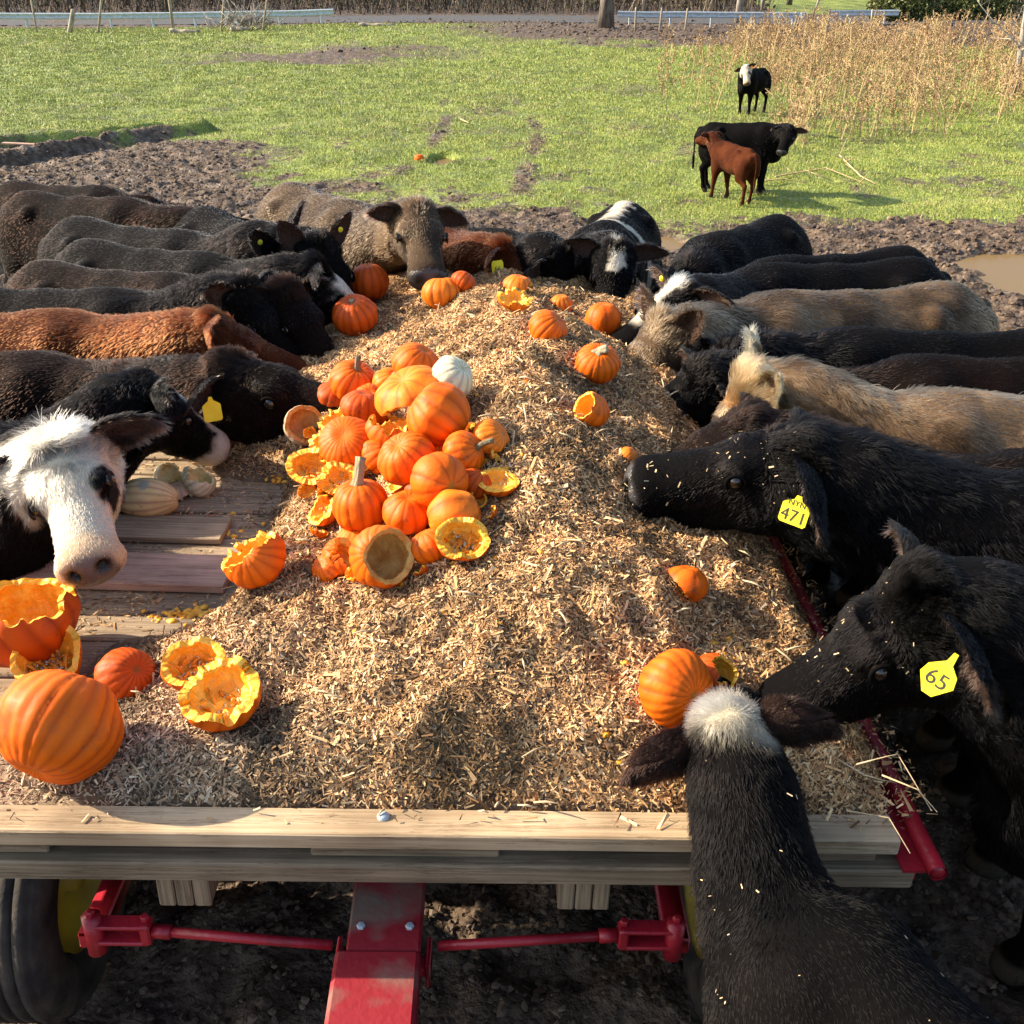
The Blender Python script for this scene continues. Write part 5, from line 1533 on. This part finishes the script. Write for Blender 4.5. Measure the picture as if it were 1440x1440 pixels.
        flow = flow - nn * (flow * nn).sum(1, keepdims=True); flow /= np.linalg.norm(flow, axis=1, keepdims=True) + 1e-9
        # clumps and curls
        q1 = np.stack([vn3(root_p * 9 + i * 31, 20 + i) for i in range(3)], -1) - .5
        cell = 38 / s
        q2 = np.stack([vn3(np.floor(root_p * cell + vn3(root_p * 60, 5)[:, None] * .9) * .731 + i * 17, 30 + i) for i in range(3)], -1) - .5
        q3 = rs.normal(0, .16, (nstr, 3))
        curly = np.clip(.40 * h_w * (a_h < .35) + .26 * n_w + .10, 0, 1.2)[:, None] * curl
        lift = (.20 + .15 * e_w + .18 * h_w * (a_h < .3))[:, None]
        dr = flow + nn * lift + (q1 * 1.5 + q2 * (.5 + .9 * (h_w + n_w).clip(0, 1))[:, None]) * curly + q3
        dr /= np.linalg.norm(dr, axis=1, keepdims=True)
        ln = (.021 + .011 * n_w + h_w * (np.where(a_h < .22, .006, -.004)))
        ln = ln * (1 - .45 * h_w * sstep(.5, .85, a_h)) * (1 - .4 * leg[:, 0])
        tf = np.exp(-((a_h - .06) / .13) ** 2 - (s_h / .16) ** 2) * h_w * (u_h > -.25); ln = ln + .022 * tf * tuft
        ln = np.where(e_w > .5, .009 + .021 * r_w, ln)
        ln = ln * s * furlen * (.6 + .7 * rs.random(nstr))
        if tuft > 1: dr = dr + (A * 1.5 + S_ * .5)[None] * tf[:, None] * (.6 + .8 * rs.random((nstr, 1))); dr /= np.linalg.norm(dr, axis=1, keepdims=True)
        npt = 4
        grav = np.array([0, 0, -1.0])
        pts = np.zeros((nstr, npt, 3)); pts[:, 0] = root_p - nn * .003
        cur = dr + nn * .35; step = (ln / (npt - 1))[:, None]
        bend = (q1[:, [1, 2, 0]] * 1.1 + q2[:, [2, 0, 1]] * 1.2) * curly + grav * .12
        for i in range(1, npt):
            cur = cur + bend * .55 - nn * .22; cur /= np.linalg.norm(cur, axis=1, keepdims=True); pts[:, i] = pts[:, i - 1] + cur * step
        cv = bpy.data.hair_curves.new('coat'); cv.add_curves([npt] * nstr)
        cv.attributes['position'].data.foreach_set('vector', pts.astype(np.float32).reshape(-1))
        wd = dist[fi] / 1027 * .36; wd = np.clip(wd, .0007, .0020)
        # keep the ends fine
        ra = (wd[:, None] * np.array([[1.0, .95, .75, .3]]) * .75).astype(np.float32)
        at_ = cv.attributes.get('radius') or cv.attributes.new('radius', 'FLOAT', 'POINT'); at_.data.foreach_set('value', ra.reshape(-1))
        ca = cv.attributes.new('Col', 'FLOAT_COLOR', 'CURVE'); c4 = np.ones((nstr, 4), np.float32)
        vary = (.62 + .75 * rs.random((nstr, 1))) * (1 + .5 * q2[:, :1]); c4[:, :3] = np.clip(cc * vary, .0006, .9); ca.data.foreach_set('color', c4.reshape(-1))
        cv.materials.append(FUR)
        co = bpy.data.objects.new('coat', cv); COL.objects.link(co); co.parent = root
    root['_'] = 0; del root['_']
    return root, (V @ np.array(Rz).T + np.array(base), Q)
LAYOUT = False
import os
LAYOUT = bool(os.environ.get('LAY'))
FM = 0.0 if LAYOUT else 1.0
def A_(x, y, z): return at(x, y, z)
COWS = []
def K(label, poll, muz, wit, yaw, **k):
    k['fur'] = k.get('fur', 1.0) * FM
    k.setdefault('fat', .88); k.setdefault('wid', 1.06)
    w = A_(*wit); nk = k.pop('nk', None)
    if nk:      # shoulders straight behind the head
        p = A_(*poll); w = Vector((p.x - math.cos(rad(yaw)) * nk, p.y - math.sin(rad(yaw)) * nk, wit[2]))
    r = cow(label, A_(*poll), A_(*muz), w, yaw, **k); COWS.append(r); return r

# ---- right side, near to far
R1 = K('black cow with white topknot reaching over the front of the wagon, seen from behind', (1018, 1010, 1.20), (965, 905, 1.00), (1165, 1285, 1.07), 122, head=1.0, pattern='topknot', fur=3.6, ears=(-12, 4), tuft=1.6, earlen=.86, earcol=(.016, .008, .006), scale=.82, roll=20, neckfat=.80, fat=.92, lean=.93)
R2 = K('black cow with yellow tag 65, nose by the topknot cow', (1302, 803, 1.45), (1135, 925, 1.20), (1650, 880, 1.36), 178, fur=3.2, tags=((1, 'tag', '65'),), ears=(5, -10), head=.92, curl=1.3, neckfat=1.05)
R3 = K('black cow with yellow tag 471 lifting its muzzle off the heap', (1145, 606, 1.50), (918, 640, 1.38), (1500, 668, 1.40), 178, fur=3.0, tags=((1, 'tag', '471'),), ears=(-5, -14), head=.96, mouth=.085, neckfat=1.08)
R4 = K('brownish black cow behind the tag 471 cow, head low in the mulch', (1062, 576, 1.36), (918, 645, 1.16), (1440, 640, 1.32), 176, coat='brownblack', fur=1.7, ears=(0, -15))
R5 = K('woolly tan cow with pale fringed ears on the right', (1052, 522, 1.36), (985, 630, 1.04), (1310, 552, 1.34), 181, coat='tan', furlen=1.5, fur=2.4, fat=.95, ears=((48, .5), (38, .5)), polltint=(.36, .19, .08), earlen=.95)
R6 = K('dark brown cow whose back shows between the tan and the sleek black backs', (1040, 540, 1.15), (930, 600, .98), (1280, 502, 1.30), 186, coat='brownblack', fur=1.0)
R7 = K('sleek black cow with curly poll left of the woolly tan cow', (1040, 478, 1.30), (905, 600, 1.02), (1180, 462, 1.30), 184, fur=1.6, curl=1.4, ears=(-10, -30))
R8b = K('shaggy black cow with forelock, muzzle down beside the slope pumpkins', (985, 505, 1.32), (890, 610, 1.02), (1130, 500, 1.18), 172, fur=1.6, curl=1.6, ears=(0, -30))
R8 = K('tan dun cow with upright pointed ears and long visible back', (935, 445, 1.34), (884, 512, 1.15), (1078, 412, 1.33), 197, coat='dun', furlen=1.35, fur=2.0, ears=((62, .1), (55, .1)), earlen=.9, curl=.5)
R9 = K('black cow with a narrow white blaze and a small round yellow tag', (962, 392, 1.38), (885, 455, 1.20), (1065, 372, 1.28), 196, pattern='sideblaze', fur=1.0, ears=((20, .1), (10, .1)), tags=((0, 'button', ''),), curl=.6)
R9b = K('black cow with a sharp hip bone behind the dun cow', (1000, 420, 1.05), (930, 440, .98), (1085, 362, 1.26), 204, fur=.7)
R10 = K('black cow seen rump and back beyond the blaze faced cow', (965, 372, 1.15), (925, 400, 1.0), (1000, 330, 1.26), 232, fur=.7)
# ---- far end
F1 = K('black and white cow with a white star and a white striped back', (866, 338, 1.32), (862, 425, 1.02), (845, 316, 1.28), 255, facedir=(0, -1, .3), pattern='star', fur=.8, ears=((10, 0), (5, 0)))
F2 = K('curly headed black cow between the red cow and the star faced cow', (792, 352, 1.26), (806, 412, 1.0), (720, 325, 1.26), 318, fur=.8, curl=1.6)
F3 = K('reddish brown cow with yellow tag 66 turned to the right', (704, 336, 1.30), (765, 395, 1.05), (635, 312, 1.27), 300, coat='red', fur=.9, ears=((0, 0), (0, 0)), tags=((0, 'tag', '66'),))
F4 = K('big grey brown cow facing the viewer with its tongue line pale', (588, 283, 1.56), (604, 372, 1.30), (500, 285, 1.42), 302, coat='taupe', fur=2.2, head=.90, earlen=.8, wid=1.15, facedir=(.25, -1, .3), ears=((8, 0), (-8, 0)), curl=.35, mouth=.02, scale=1.12)
F5 = K('black cow with upright ears in front of the big grey brown cow', (446, 330, 1.44), (478, 400, 1.20), (330, 290, 1.33), 304, nk=.80, scale=1.08, fur=.7, ears=((60, 0), (55, 0)), tags=((1, 'button', ''),))
# ---- left side, far to near
L1 = K('black cow farthest to the left with only its back showing', (212, 283, 1.22), (240, 300, 1.05), (150, 262, 1.28), 335, coat='brownblack', fur=.5, noeyes=True)
L0 = K('brownish black cow between the farthest back and the tall eared cow, head down', (300, 312, 1.20), (330, 345, 1.02), (150, 280, 1.31), 335, nk=.72, coat='brownblack', fur=.8, noeyes=True)
L2 = K('black cow with tall rounded ears and a tag by the upright eared cow', (398, 328, 1.42), (452, 420, 1.04), (270, 292, 1.34), 327, nk=.78, scale=1.08, fur=1.3, ears=((50, .1), (45, .1)), tags=((0, 'button', ''),))
L3 = K('black cow with a white patch on its face beside the rear pumpkins', (438, 362, 1.38), (535, 440, 1.04), (250, 326, 1.32), 331, nk=.70, pattern='mask', fur=1.5, ears=((15, 0), (0, 0)), tags=((1, 'button', ''),))
L4 = K('dark brown headed cow with nose down at the left foot of the heap', (400, 395, 1.34), (470, 500, 1.02), (190, 352, 1.30), 335, nk=.66, coat='brownblack', fur=1.5, ears=((20, 0), (0, 0)))
L5 = K('black cow with frizzy poll and round tag behind the red cow', (345, 392, 1.38), (425, 500, 1.02), (120, 395, 1.29), 348, nk=.66, fur=1.6, curl=1.7, ears=((25, 0), (0, 0)), tags=((1, 'button', ''),))
L6 = K('bright reddish brown cow between black cows on the left', (295, 440, 1.34), (362, 472, 1.21), (100, 436, 1.30), 358, coat='red', fur=2.4, ears=((25, .1), (-10, .2)), tags=((1, 'button', ''),), head=.95, curl=.7)
L7 = K('large brownish black cow with its big muzzle at the pumpkin mound', (308, 498, 1.35), (485, 548, 1.22), (60, 496, 1.26), 358, coat='brownblack', fur=2.2, head=1.22, fat=.9, ears=((0, 0), (-25, 0)), tags=((0, 'edge', ''),), curl=1.2)
L8 = K('black cow with white muzzle and curly poll behind the white faced cow', (208, 528, 1.38), (296, 592, 1.14), (-20, 600, 1.30), 356, pattern='snip', head=.80, fur=2.2, fat=.9, ears=((20, .2), (-15, .1)), tags=((1, 'button', ''),), curl=1.4)
L9 = K('black cow with a woolly white face looking over the left deck edge', (72, 612, 1.46), (116, 815, 1.20), (-130, 640, 1.34), 350, facedir=(.10, -1, .5), pattern='white_face', fur=3.0, ears=((0, 0), (-4, 0)), head=.82, wid=1.2, tuft=1.6, furlen=1.25, curl=.9)
# ---- three animals out in the pasture
G2 = 'young stock standing in the pasture'
C3 = at(1062, 285, 0); C2 = at(1020, 285, 0); C1 = at(1053, 160, 0)
def free(label, base, yaw, s, hv, **k):
    b = Vector(base); b.z = float(ground_base(np.array([b.x]), np.array([b.y]))[0])
    hd = Vector((math.cos(rad(yaw)), math.sin(rad(yaw)), 0)); w = b + hd * .40 * s; w.z = b.z + 1.29 * s
    sd = Vector((-hd.y, hd.x, 0))
    p = w + hd * hv[0] * s + sd * hv[1] * s + Vector((0, 0, hv[2] * s)); m = p + (hd * hv[3] + sd * hv[4] + Vector((0, 0, hv[5]))).normalized() * .5 * s
    k['fur'] = k.get('fur', .55) * FM
    r = cow(label, p, m, w, yaw, scale=s, group=G2, **k); COWS.append(r)
free('young black cow in the pasture looking back over its shoulder', at(1040, 272, 0), 338, .76, (.42, -.28, -.02, -.1, -.8, -.75), res=.02, legs='stand', lean=.88)
free('small reddish brown calf standing in front of the young black cow', at(1024, 283, 0), 114, .60, (.42, .05, .14, .9, .1, -.3), coat='red', name='calf', cat='calf', res=.018, legs='walk', ears=((10, 0), (10, 0)), lean=.78)
free('small black calf with a white face near the weeds', at(1054, 160, 0), 232, .78, (.44, .1, .08, .4, .35, -.75), pattern='white_face', name='calf', cat='calf', res=.02, ears=((5, 0), (5, 0)), lean=.84, tags=((1, 'orange', ''),))
for n in NLEN: print(n)
# ------------------------------------------------------------------ edge of the pasture: road, guardrail, trees, brush
def gz(x, y): return float(ground_z(np.array([x]), np.array([y]), False)[0])
def X_at(px, y): return (px - 720) / F * (y * CP + (CAM_H - gz(0, y)) * SP)

def road():
    xs = np.linspace(-90, 90, 61); V = []; 
    for x in xs:
        for y in (63.2, 69.5): V.append([x, y, gz(x, y) + .03])
    Q = [[2 * i, 2 * i + 2, 2 * i + 3, 2 * i + 1] for i in range(60)]
    tag(mesh_np('road', np.array(V), np.array(Q), noise_mat('asphalt', (.05, .05, .052), (.09, .09, .09), 30, .9, .2)), kind='structure')
road()

def guardrail(px0, px1, y, label, droop=0):
    x0, x1 = X_at(px0, y), X_at(px1, y)
    root = empty('guardrail', (x0, y, gz(x0, y)), label, 'guardrail', 'guardrails along the road')
    prof = [(-.155, .02), (-.12, -.02), (-.085, -.03), (-.03, .03), (.03, .03), (.085, -.03), (.12, -.02), (.155, .02)]
    n = 24; V = []; ztop = .60
    for i in range(n + 1):
        x = x0 + (x1 - x0) * i / n
        z = gz(x, y) + ztop - droop * (i / n) ** 2
        for dz, dy in prof: V.append([x - x0, dy, z + dz - root.location.z])
    for i in range(n + 1):
        for j in range(8): V.append([V[i * 8 + j][0], V[i * 8 + j][1] + .006, V[i * 8 + j][2]])
    o = 8 * (n + 1)
    Q = [[i * 8 + j, (i + 1) * 8 + j, (i + 1) * 8 + j + 1, i * 8 + j + 1] for i in range(n) for j in range(7)]
    Q += [[o + i * 8 + j, o + i * 8 + j + 1, o + (i + 1) * 8 + j + 1, o + (i + 1) * 8 + j] for i in range(n) for j in range(7)]
    mesh_np('beam', np.array(V), np.array(Q), STEEL, root)
    k = int((x1 - x0) / 2.2)
    for i in range(k + 1):
        x = x0 + (x1 - x0) * (i + .3) / (k + .6); mb = MB()
        mb.box((x - x0, .10, gz(x, y) - root.location.z + .33), (.10, .12, .82), bev=.01); mb.build('post', STEEL, root)
guardrail(-40, 470, 60.8, 'long galvanised guardrail along the road at the upper left')
guardrail(868, 1132, 60.8, 'galvanised guardrail section right of the thick trunk')
guardrail(1165, 1262, 63.0, 'short galvanised guardrail section behind the weeds')
mb = MB(); x = X_at(1128, 60.5); mb.box((0, 0, .55), (.30, .06, .42), bev=.02); mb.box((0, .1, .2), (.12, .12, .7)); o = mb.build('guardrail_end', STEEL); o.location = (x, 60.4, gz(x, 60.4)); tag(o, 'flared end plate of the guardrail by the leaning pole', 'guardrail')

BARK = noise_mat('bark', (.06, .048, .038), (.19, .155, .125), 7, .9, .7, stretch=(1, 1, .25), detail=8)
BARKL = noise_mat('pale_bark', (.20, .17, .14), (.42, .37, .31), 7, .9, .6, stretch=(1, 1, .25), detail=8)
POSTW = noise_mat('old_post', (.20, .165, .12), (.40, .34, .26), 9, .9, .4, stretch=(1, 1, .2))

def bare_tree(x, y, r, H, label, mat=BARK, lean=(0, 0), seed=0, low=0, group='bare trees along the road'):
    rr = random.Random(seed); z = gz(x, y)
    root = empty('bare_tree', (x, y, z - .1), label, 'tree', group)
    mb = MB(); pts = []; rad_ = []
    for i in range(9):
        t = i / 8; pts.append(Vector((lean[0] * t * H + rr.gauss(0, .05) * H * .1 * t, lean[1] * t * H, H * t))); rad_.append(r * (1.35 if i == 0 else 1 - .78 * t))
    mb.tube(pts, rad_, 10); mb.build('trunk', mat, root, True)
    mb = MB()
    def limb(p, d, L, r0, dep):
        q = [p]; dd = Vector(d).normalized()
        for _ in range(4):
            dd = (dd + Vector((rr.gauss(0, .22), rr.gauss(0, .22), rr.gauss(.05, .14)))).normalized(); q.append(q[-1] + dd * L / 4)
        mb.tube(q, [r0, r0 * .8, r0 * .6, r0 * .42, r0 * .2], 5, cap=False)
        if dep:
            for _ in range(4 if dep > 1 else 3):
                k = rr.randint(1, 4); v = Vector((rr.gauss(0, 1), rr.gauss(0, 1), rr.gauss(.2, .6)))
                limb(q[k], dd * .6 + v.normalized() * .9, L * rr.uniform(.35, .6), r0 * .45, dep - 1)
    for i in range(9):
        t = rr.uniform(.12 if low else .35, .98); p = pts[0].lerp(pts[-1], t); w = rr.uniform(0, 6.28)
        limb(p, (math.cos(w), math.sin(w), rr.uniform(.15, .9)), H * rr.uniform(.2, .38), r * .38 * (1.1 - t * .6), 2)
    mb.build('branches', mat, root, True)

WORDS = ['slim grey tree trunk behind the guardrail at the far upper left', 'second slim trunk from the upper left corner', 'dark trunk above the left guardrail', 'thin trunk behind the leaning fence posts', 'mottled trunk left of the brush pile',
 'trunk directly above the brush pile', 'slender trunk right of the brush pile', 'grey trunk above the dark grass shadow', 'narrow trunk left of the pasture centre', 'crooked trunk near the pasture centre', 'straight trunk near the pasture centre', 'dark trunk left of the thick trunk',
 'thin trunk close beside the thick trunk', 'trunk right of the thick trunk', 'dark trunk above the middle guardrail', 'trunk behind the far calf', 'slanting trunk near the pale pole', 'dark trunk right of the pale pole', 'trunk at the edge of the lawn patch', 'trunk before the olive shrubs', 'trunk between the olive shrubs', 'slim trunk right of the olive shrubs', 'tree trunk above the right end of the weeds']
for i, px in enumerate([12, 65, 100, 178, 236, 296, 348, 420, 480, 560, 600, 725, 800, 905, 962, 1003, 1060, 1072, 1110, 1232, 1300, 1370, 1432]):
    y = 71 + (i * 7) % 13
    bare_tree(X_at(px, y), y, .09 + .035 * ((i * 5) % 4), 9 + (i % 4), WORDS[i], BARKL if i % 4 == 1 else BARK, (random.uniform(-.05, .05), 0), seed=i + 3)
bare_tree(X_at(852, 58.5), 58.5, .36, 12, 'thickest bare tree trunk at the top centre, in front of the guardrail', BARK, seed=90)
bare_tree(X_at(1428, 30.5), 30.5, .10, 4.6, 'small bare tree with pale spreading twigs at the right edge', BARKL, (-.08, 0), seed=91, low=1)

def pole(px, y, H, r, lean, label, nm='fence_post', cat='post', mat=POSTW, group='old posts along the pasture edge', box=False):
    x = X_at(px, y); mb = MB(); p0 = Vector((0, 0, -.2)); p1 = Vector((lean[0] * H, lean[1] * H, H))
    mb.tube([p0, p0.lerp(p1, .5) + Vector((.01, 0, 0)), p1, p1 + (p1 - p0).normalized() * .02], [r, r * .95, r * .9, r * .5], 9)
    o = mb.build(nm, mat, None, True); o.location = (x, y, gz(x, y)); tag(o, label, cat, group)
pole(94, 57, 1.05, .13, (.45, 0), 'short thick post leaning right in front of the left guardrail')
pole(135, 57, 1.9, .06, (.32, 0), 'thin post leaning right beside the short thick post')
pole(243, 57, 2.6, .08, (0, 0), 'upright pale post standing by the fallen log')
pole(309, 56, 1.9, .06, (.25, 0), 'thin leaning post left of the brush pile')
pole(367, 55, 1.7, .045, (.30, 0), 'yellowish stick leaning right of the brush pile')
pole(50, 58, 1.5, .05, (.02, 0), 'thin upright post at the left end of the guardrail')
pole(1037, 64, 6, .20, (.05, 0), 'pale utility pole behind the middle guardrail', 'utility_pole', 'pole', BARKL)
pole(1133, 57, 2.3, .06, (.32, 0), 'dark pole leaning right by the guardrail end')
for px, l in ((170, 'first'), (893, 'wire fence post just right of the thick trunk'), (927, 'wire fence post before the middle guardrail'), (963, 'wire fence post left of the utility pole'), (1163, 'stubby post right of the guardrail end'), (1225, 'post at the far edge of the weeds')):
    if l != 'first': pole(px, 57, 1.05, .055, (random.uniform(-.1, .1), 0), l)
def log(px0, px1, y, r, label):
    x0, x1 = X_at(px0, y), X_at(px1, y); mb = MB(); n = 7
    mb.tube([(x0 + (x1 - x0) * i / n, y + .1 * math.sin(i), gz(x0, y) + r * .9 + .04 * math.sin(i * 2)) for i in range(n + 1)], [r * (1.1 - .4 * i / n) for i in range(n + 1)], 10)
    tag(mb.build('log', POSTW, None, True), label, 'log', 'logs at the pasture edge')
log(238, 280, 55.5, .12, 'pale fallen log lying left of the brush pile'); log(325, 348, 55, .13, 'thick end of a log inside the brush pile'); log(505, 555, 55.5, .09, 'weathered log on the crest of the pasture')
mb = MB(); rr = random.Random(4)
xb, yb = X_at(345, 56), 56
for _ in range(90):
    w = rr.uniform(0, 6.28); a = Vector((xb + rr.gauss(0, .6), yb + rr.gauss(0, .4), gz(xb, yb) + rr.uniform(0, .4)))
    mb.tube([a, a + Vector((math.cos(w) * .5, math.sin(w) * .3, rr.uniform(.1, .5))), a + Vector((math.cos(w) * 1.0, math.sin(w) * .5, rr.uniform(.1, 1.1)))], [.028, .02, .008], 5)
tag(mb.build('brush_pile', BARKL, None, True), 'pile of cut pale branches at the pasture edge, upper left', 'brush pile')

def leafy(name, spots, n, c0, c1, size, label, cat, kind=None, group=None):
    """bush: many small leaf faces around a few woody stems"""
    rs = np.random.default_rng(len(label)); root_p = spots[0]
    C = []; 
    for (x, y, z, rx, ry, rz) in spots:
        m = n // len(spots); d = rs.normal(0, 1, (m, 3)); d /= np.linalg.norm(d, axis=1, keepdims=True)
        rad_ = rs.random((m, 1)) ** .4; lump = .7 + .6 * vn3(d * 2.2 + x, 3)[:, None]
        C.append(d * rad_ * lump * np.array([rx, ry, rz]) + np.array([x, y, z]))
    C = np.concatenate(C); m = len(C); C = C[C[:, 2] > gz(root_p[0], root_p[1])]; m = len(C)
    a = rs.normal(0, 1, (m, 3)); a /= np.linalg.norm(a, axis=1, keepdims=True); b = np.cross(a, rs.normal(0, 1, (m, 3))); b /= np.linalg.norm(b, axis=1, keepdims=True)
    s_ = size * (.5 + rs.random((m, 1)))
    V = np.stack([C - a * s_, C + b * s_ * .5, C + a * s_, C - b * s_ * .5], 1).reshape(-1, 3); Q = np.arange(4 * m).reshape(-1, 4)
    k = rs.random((m, 1)); col = np.array(c0) * (1 - k) + np.array(c1) * k
    return mesh_np(name, V, Q, attr_mat(name + '_leaf', .6, .3), None, False, cols=np.repeat(col, 4, 0))
for px, y, r, lb in ((1262, 66, 1.6, 'low olive green shrub at the left of the shrub row'), (1315, 68, 2.4, 'large olive green shrub above the right end of the weeds'), (1375, 67, 2.0, 'dark green shrub near the upper right corner')):
    x = X_at(px, y); z = gz(x, y)
    root = empty('shrub', (x, y, z), lb, 'shrub', 'evergreen shrubs by the road')
    o = leafy('foliage', [(x, y, z + r * .6, r, r, r * .9), (x + r * .7, y + .5, z + r * .5, r * .7, r * .7, r * .7), (x - r * .6, y - .3, z + r * .4, r * .6, r * .6, r * .6)], 6500, (.05, .065, .018), (.17, .18, .05), .09, lb, 'shrub')
    o.parent = root; o.matrix_parent_inverse = Matrix.Translation(-Vector((x, y, z)))
    mb = MB()
    for i in range(6):
        w = i * 1.05; mb.tube([(0, 0, -.1), (math.cos(w) * r * .4, math.sin(w) * r * .4, r * .6), (math.cos(w) * r * .7, math.sin(w) * r * .7, r * 1.1)], [.06, .04, .015], 5)
    mb.build('stems', BARK, root, True)

def undergrowth():
    rs = np.random.default_rng(8); n = 26000
    y = 70.5 + 34 * rs.random(n) ** .9; x = (rs.random(n) * 1.3 - .65) * y
    hole = (x > 16.5) & (x < 29) & (y < 90); x, y = x[~hole], y[~hole]; n = len(x)
    z = ground_z(x, y, False)
    H = .5 + 2.2 * rs.random(n) ** 1.6; w = .012 + .02 * rs.random(n)
    a = rs.random(n) * 6.28; ln = rs.normal(0, .35, (n, 2))
    A = np.stack([np.cos(a) * w, np.sin(a) * w, 0 * w], -1); P = np.stack([x, y, z - .05], -1)
    T = P + np.stack([ln[:, 0] * H, ln[:, 1] * H, H], -1)
    V = np.stack([P - A, P + A, T + A * .4, T - A * .4], 1).reshape(-1, 3); Q = np.arange(4 * n).reshape(-1, 4)
    k = rs.random((n, 1)); c = np.array([.045, .036, .028]) * (1 - k) + np.array([.27, .22, .16]) * k ** 2
    # dead leaves and small twigs on them
    m = 60000; j = rs.integers(0, n, m); t = rs.random((m, 1)); C = P[j] * (1 - t) + T[j] * t + rs.normal(0, .16, (m, 3))
    a_ = rs.normal(0, 1, (m, 3)); a_ /= np.linalg.norm(a_, axis=1, keepdims=True); b_ = np.cross(a_, rs.normal(0, 1, (m, 3))); b_ /= np.linalg.norm(b_, axis=1, keepdims=True)
    s_ = .05 + .10 * rs.random((m, 1)); thin = np.where(rs.random((m, 1)) < .5, .12, .6)
    V2 = np.stack([C - a_ * s_, C + b_ * s_ * thin, C + a_ * s_, C - b_ * s_ * thin], 1).reshape(-1, 3); Q2 = np.arange(4 * m).reshape(-1, 4) + len(V)
    k = rs.random((m, 1)); c2 = np.array([.04, .032, .022]) * (1 - k) + np.array([.17, .125, .075]) * k; g = rs.random(m) < .25; c2[g] = np.array([.05, .065, .025])
    o = mesh_np('undergrowth', np.concatenate([V, V2]), np.concatenate([Q, Q2]), attr_mat('undergrowth_twig', .9, .1), smooth=False, cols=np.concatenate([np.repeat(c, 4, 0), np.repeat(c2, 4, 0)]))
    tag(o, 'dense leafless brush and saplings of the wood beyond the road', 'undergrowth', kind='stuff')
undergrowth()
# pale board lying on the mud at the left
p = at(38, 208, 0); mb = MB(); mb.box((0, 0, 0), (.85, .14, .03), Matrix.Rotation(rad(4), 3, 'Z') @ Matrix.Rotation(rad(3), 3, 'Y'), bev=.004)
o = mb.build('board', WOODP); o.location = (p.x, p.y, float(ground_z(p.x, p.y)) + .06); tag(o, 'pale board lying on the mud at the left edge', 'board')

# wood crumbs that fell on the near cattle
def crumbs_on(idx, n, zmin, seed, xr):
    V, Q = COWS[idx][1]; rs = np.random.default_rng(seed)
    c = V[Q].mean(1); nrm = np.cross(V[Q[:, 2]] - V[Q[:, 0]], V[Q[:, 3]] - V[Q[:, 1]]); nrm /= np.linalg.norm(nrm, axis=1, keepdims=True) + 1e-9
    rel = c - np.array([0, 0, CAM_H]); zd = rel[:, 1] * CP - rel[:, 2] * SP; px = 720 + F * rel[:, 0] / zd; py = 720 - F * (rel[:, 1] * SP + rel[:, 2] * CP) / zd
    ok = np.where((nrm[:, 2] > -.1) & (c[:, 2] > zmin) & (px > xr[0]) & (px < xr[1]) & (py < 1440) & ((nrm * -rel).sum(1) > 0))[0]
    ok = rs.choice(ok, n); k = c[ok] + nrm[ok] * rs.uniform(.006, .016, (n, 1))
    a = rs.normal(0, 1, (n, 3)); a -= nrm[ok] * (a * nrm[ok]).sum(1, keepdims=True) * .7; a /= np.linalg.norm(a, axis=1, keepdims=True); b = np.cross(nrm[ok], a)
    L = .0015 + .008 * rs.random((n, 1)) ** 2.5; L[:n // 14] *= 1.9; W = L * rs.uniform(.15, .5, (n, 1))
    return np.stack([k - a * L - b * W, k + a * L - b * W * .6, k + a * L * .9 + b * W, k - a * L + b * W], 1).reshape(-1, 3)
VV = np.concatenate([crumbs_on(0, 46, .75, 1, (0, 1440)), crumbs_on(1, 55, 1.0, 2, (0, 1330)), crumbs_on(2, 80, 1.0, 3, (0, 1120))]); n = len(VV) // 4
o = mesh_np('wood_crumbs', VV, np.arange(4 * n).reshape(-1, 4), attr_mat('crumb', .7, .2), smooth=False, cols=np.repeat(np.array([[.62, .46, .26]]) * (.7 + .5 * RNG.random((n, 1))), 4, 0))
tag(o, 'light wood crumbs caught in the black fur of the nearest cattle', 'wood crumbs', kind='stuff')
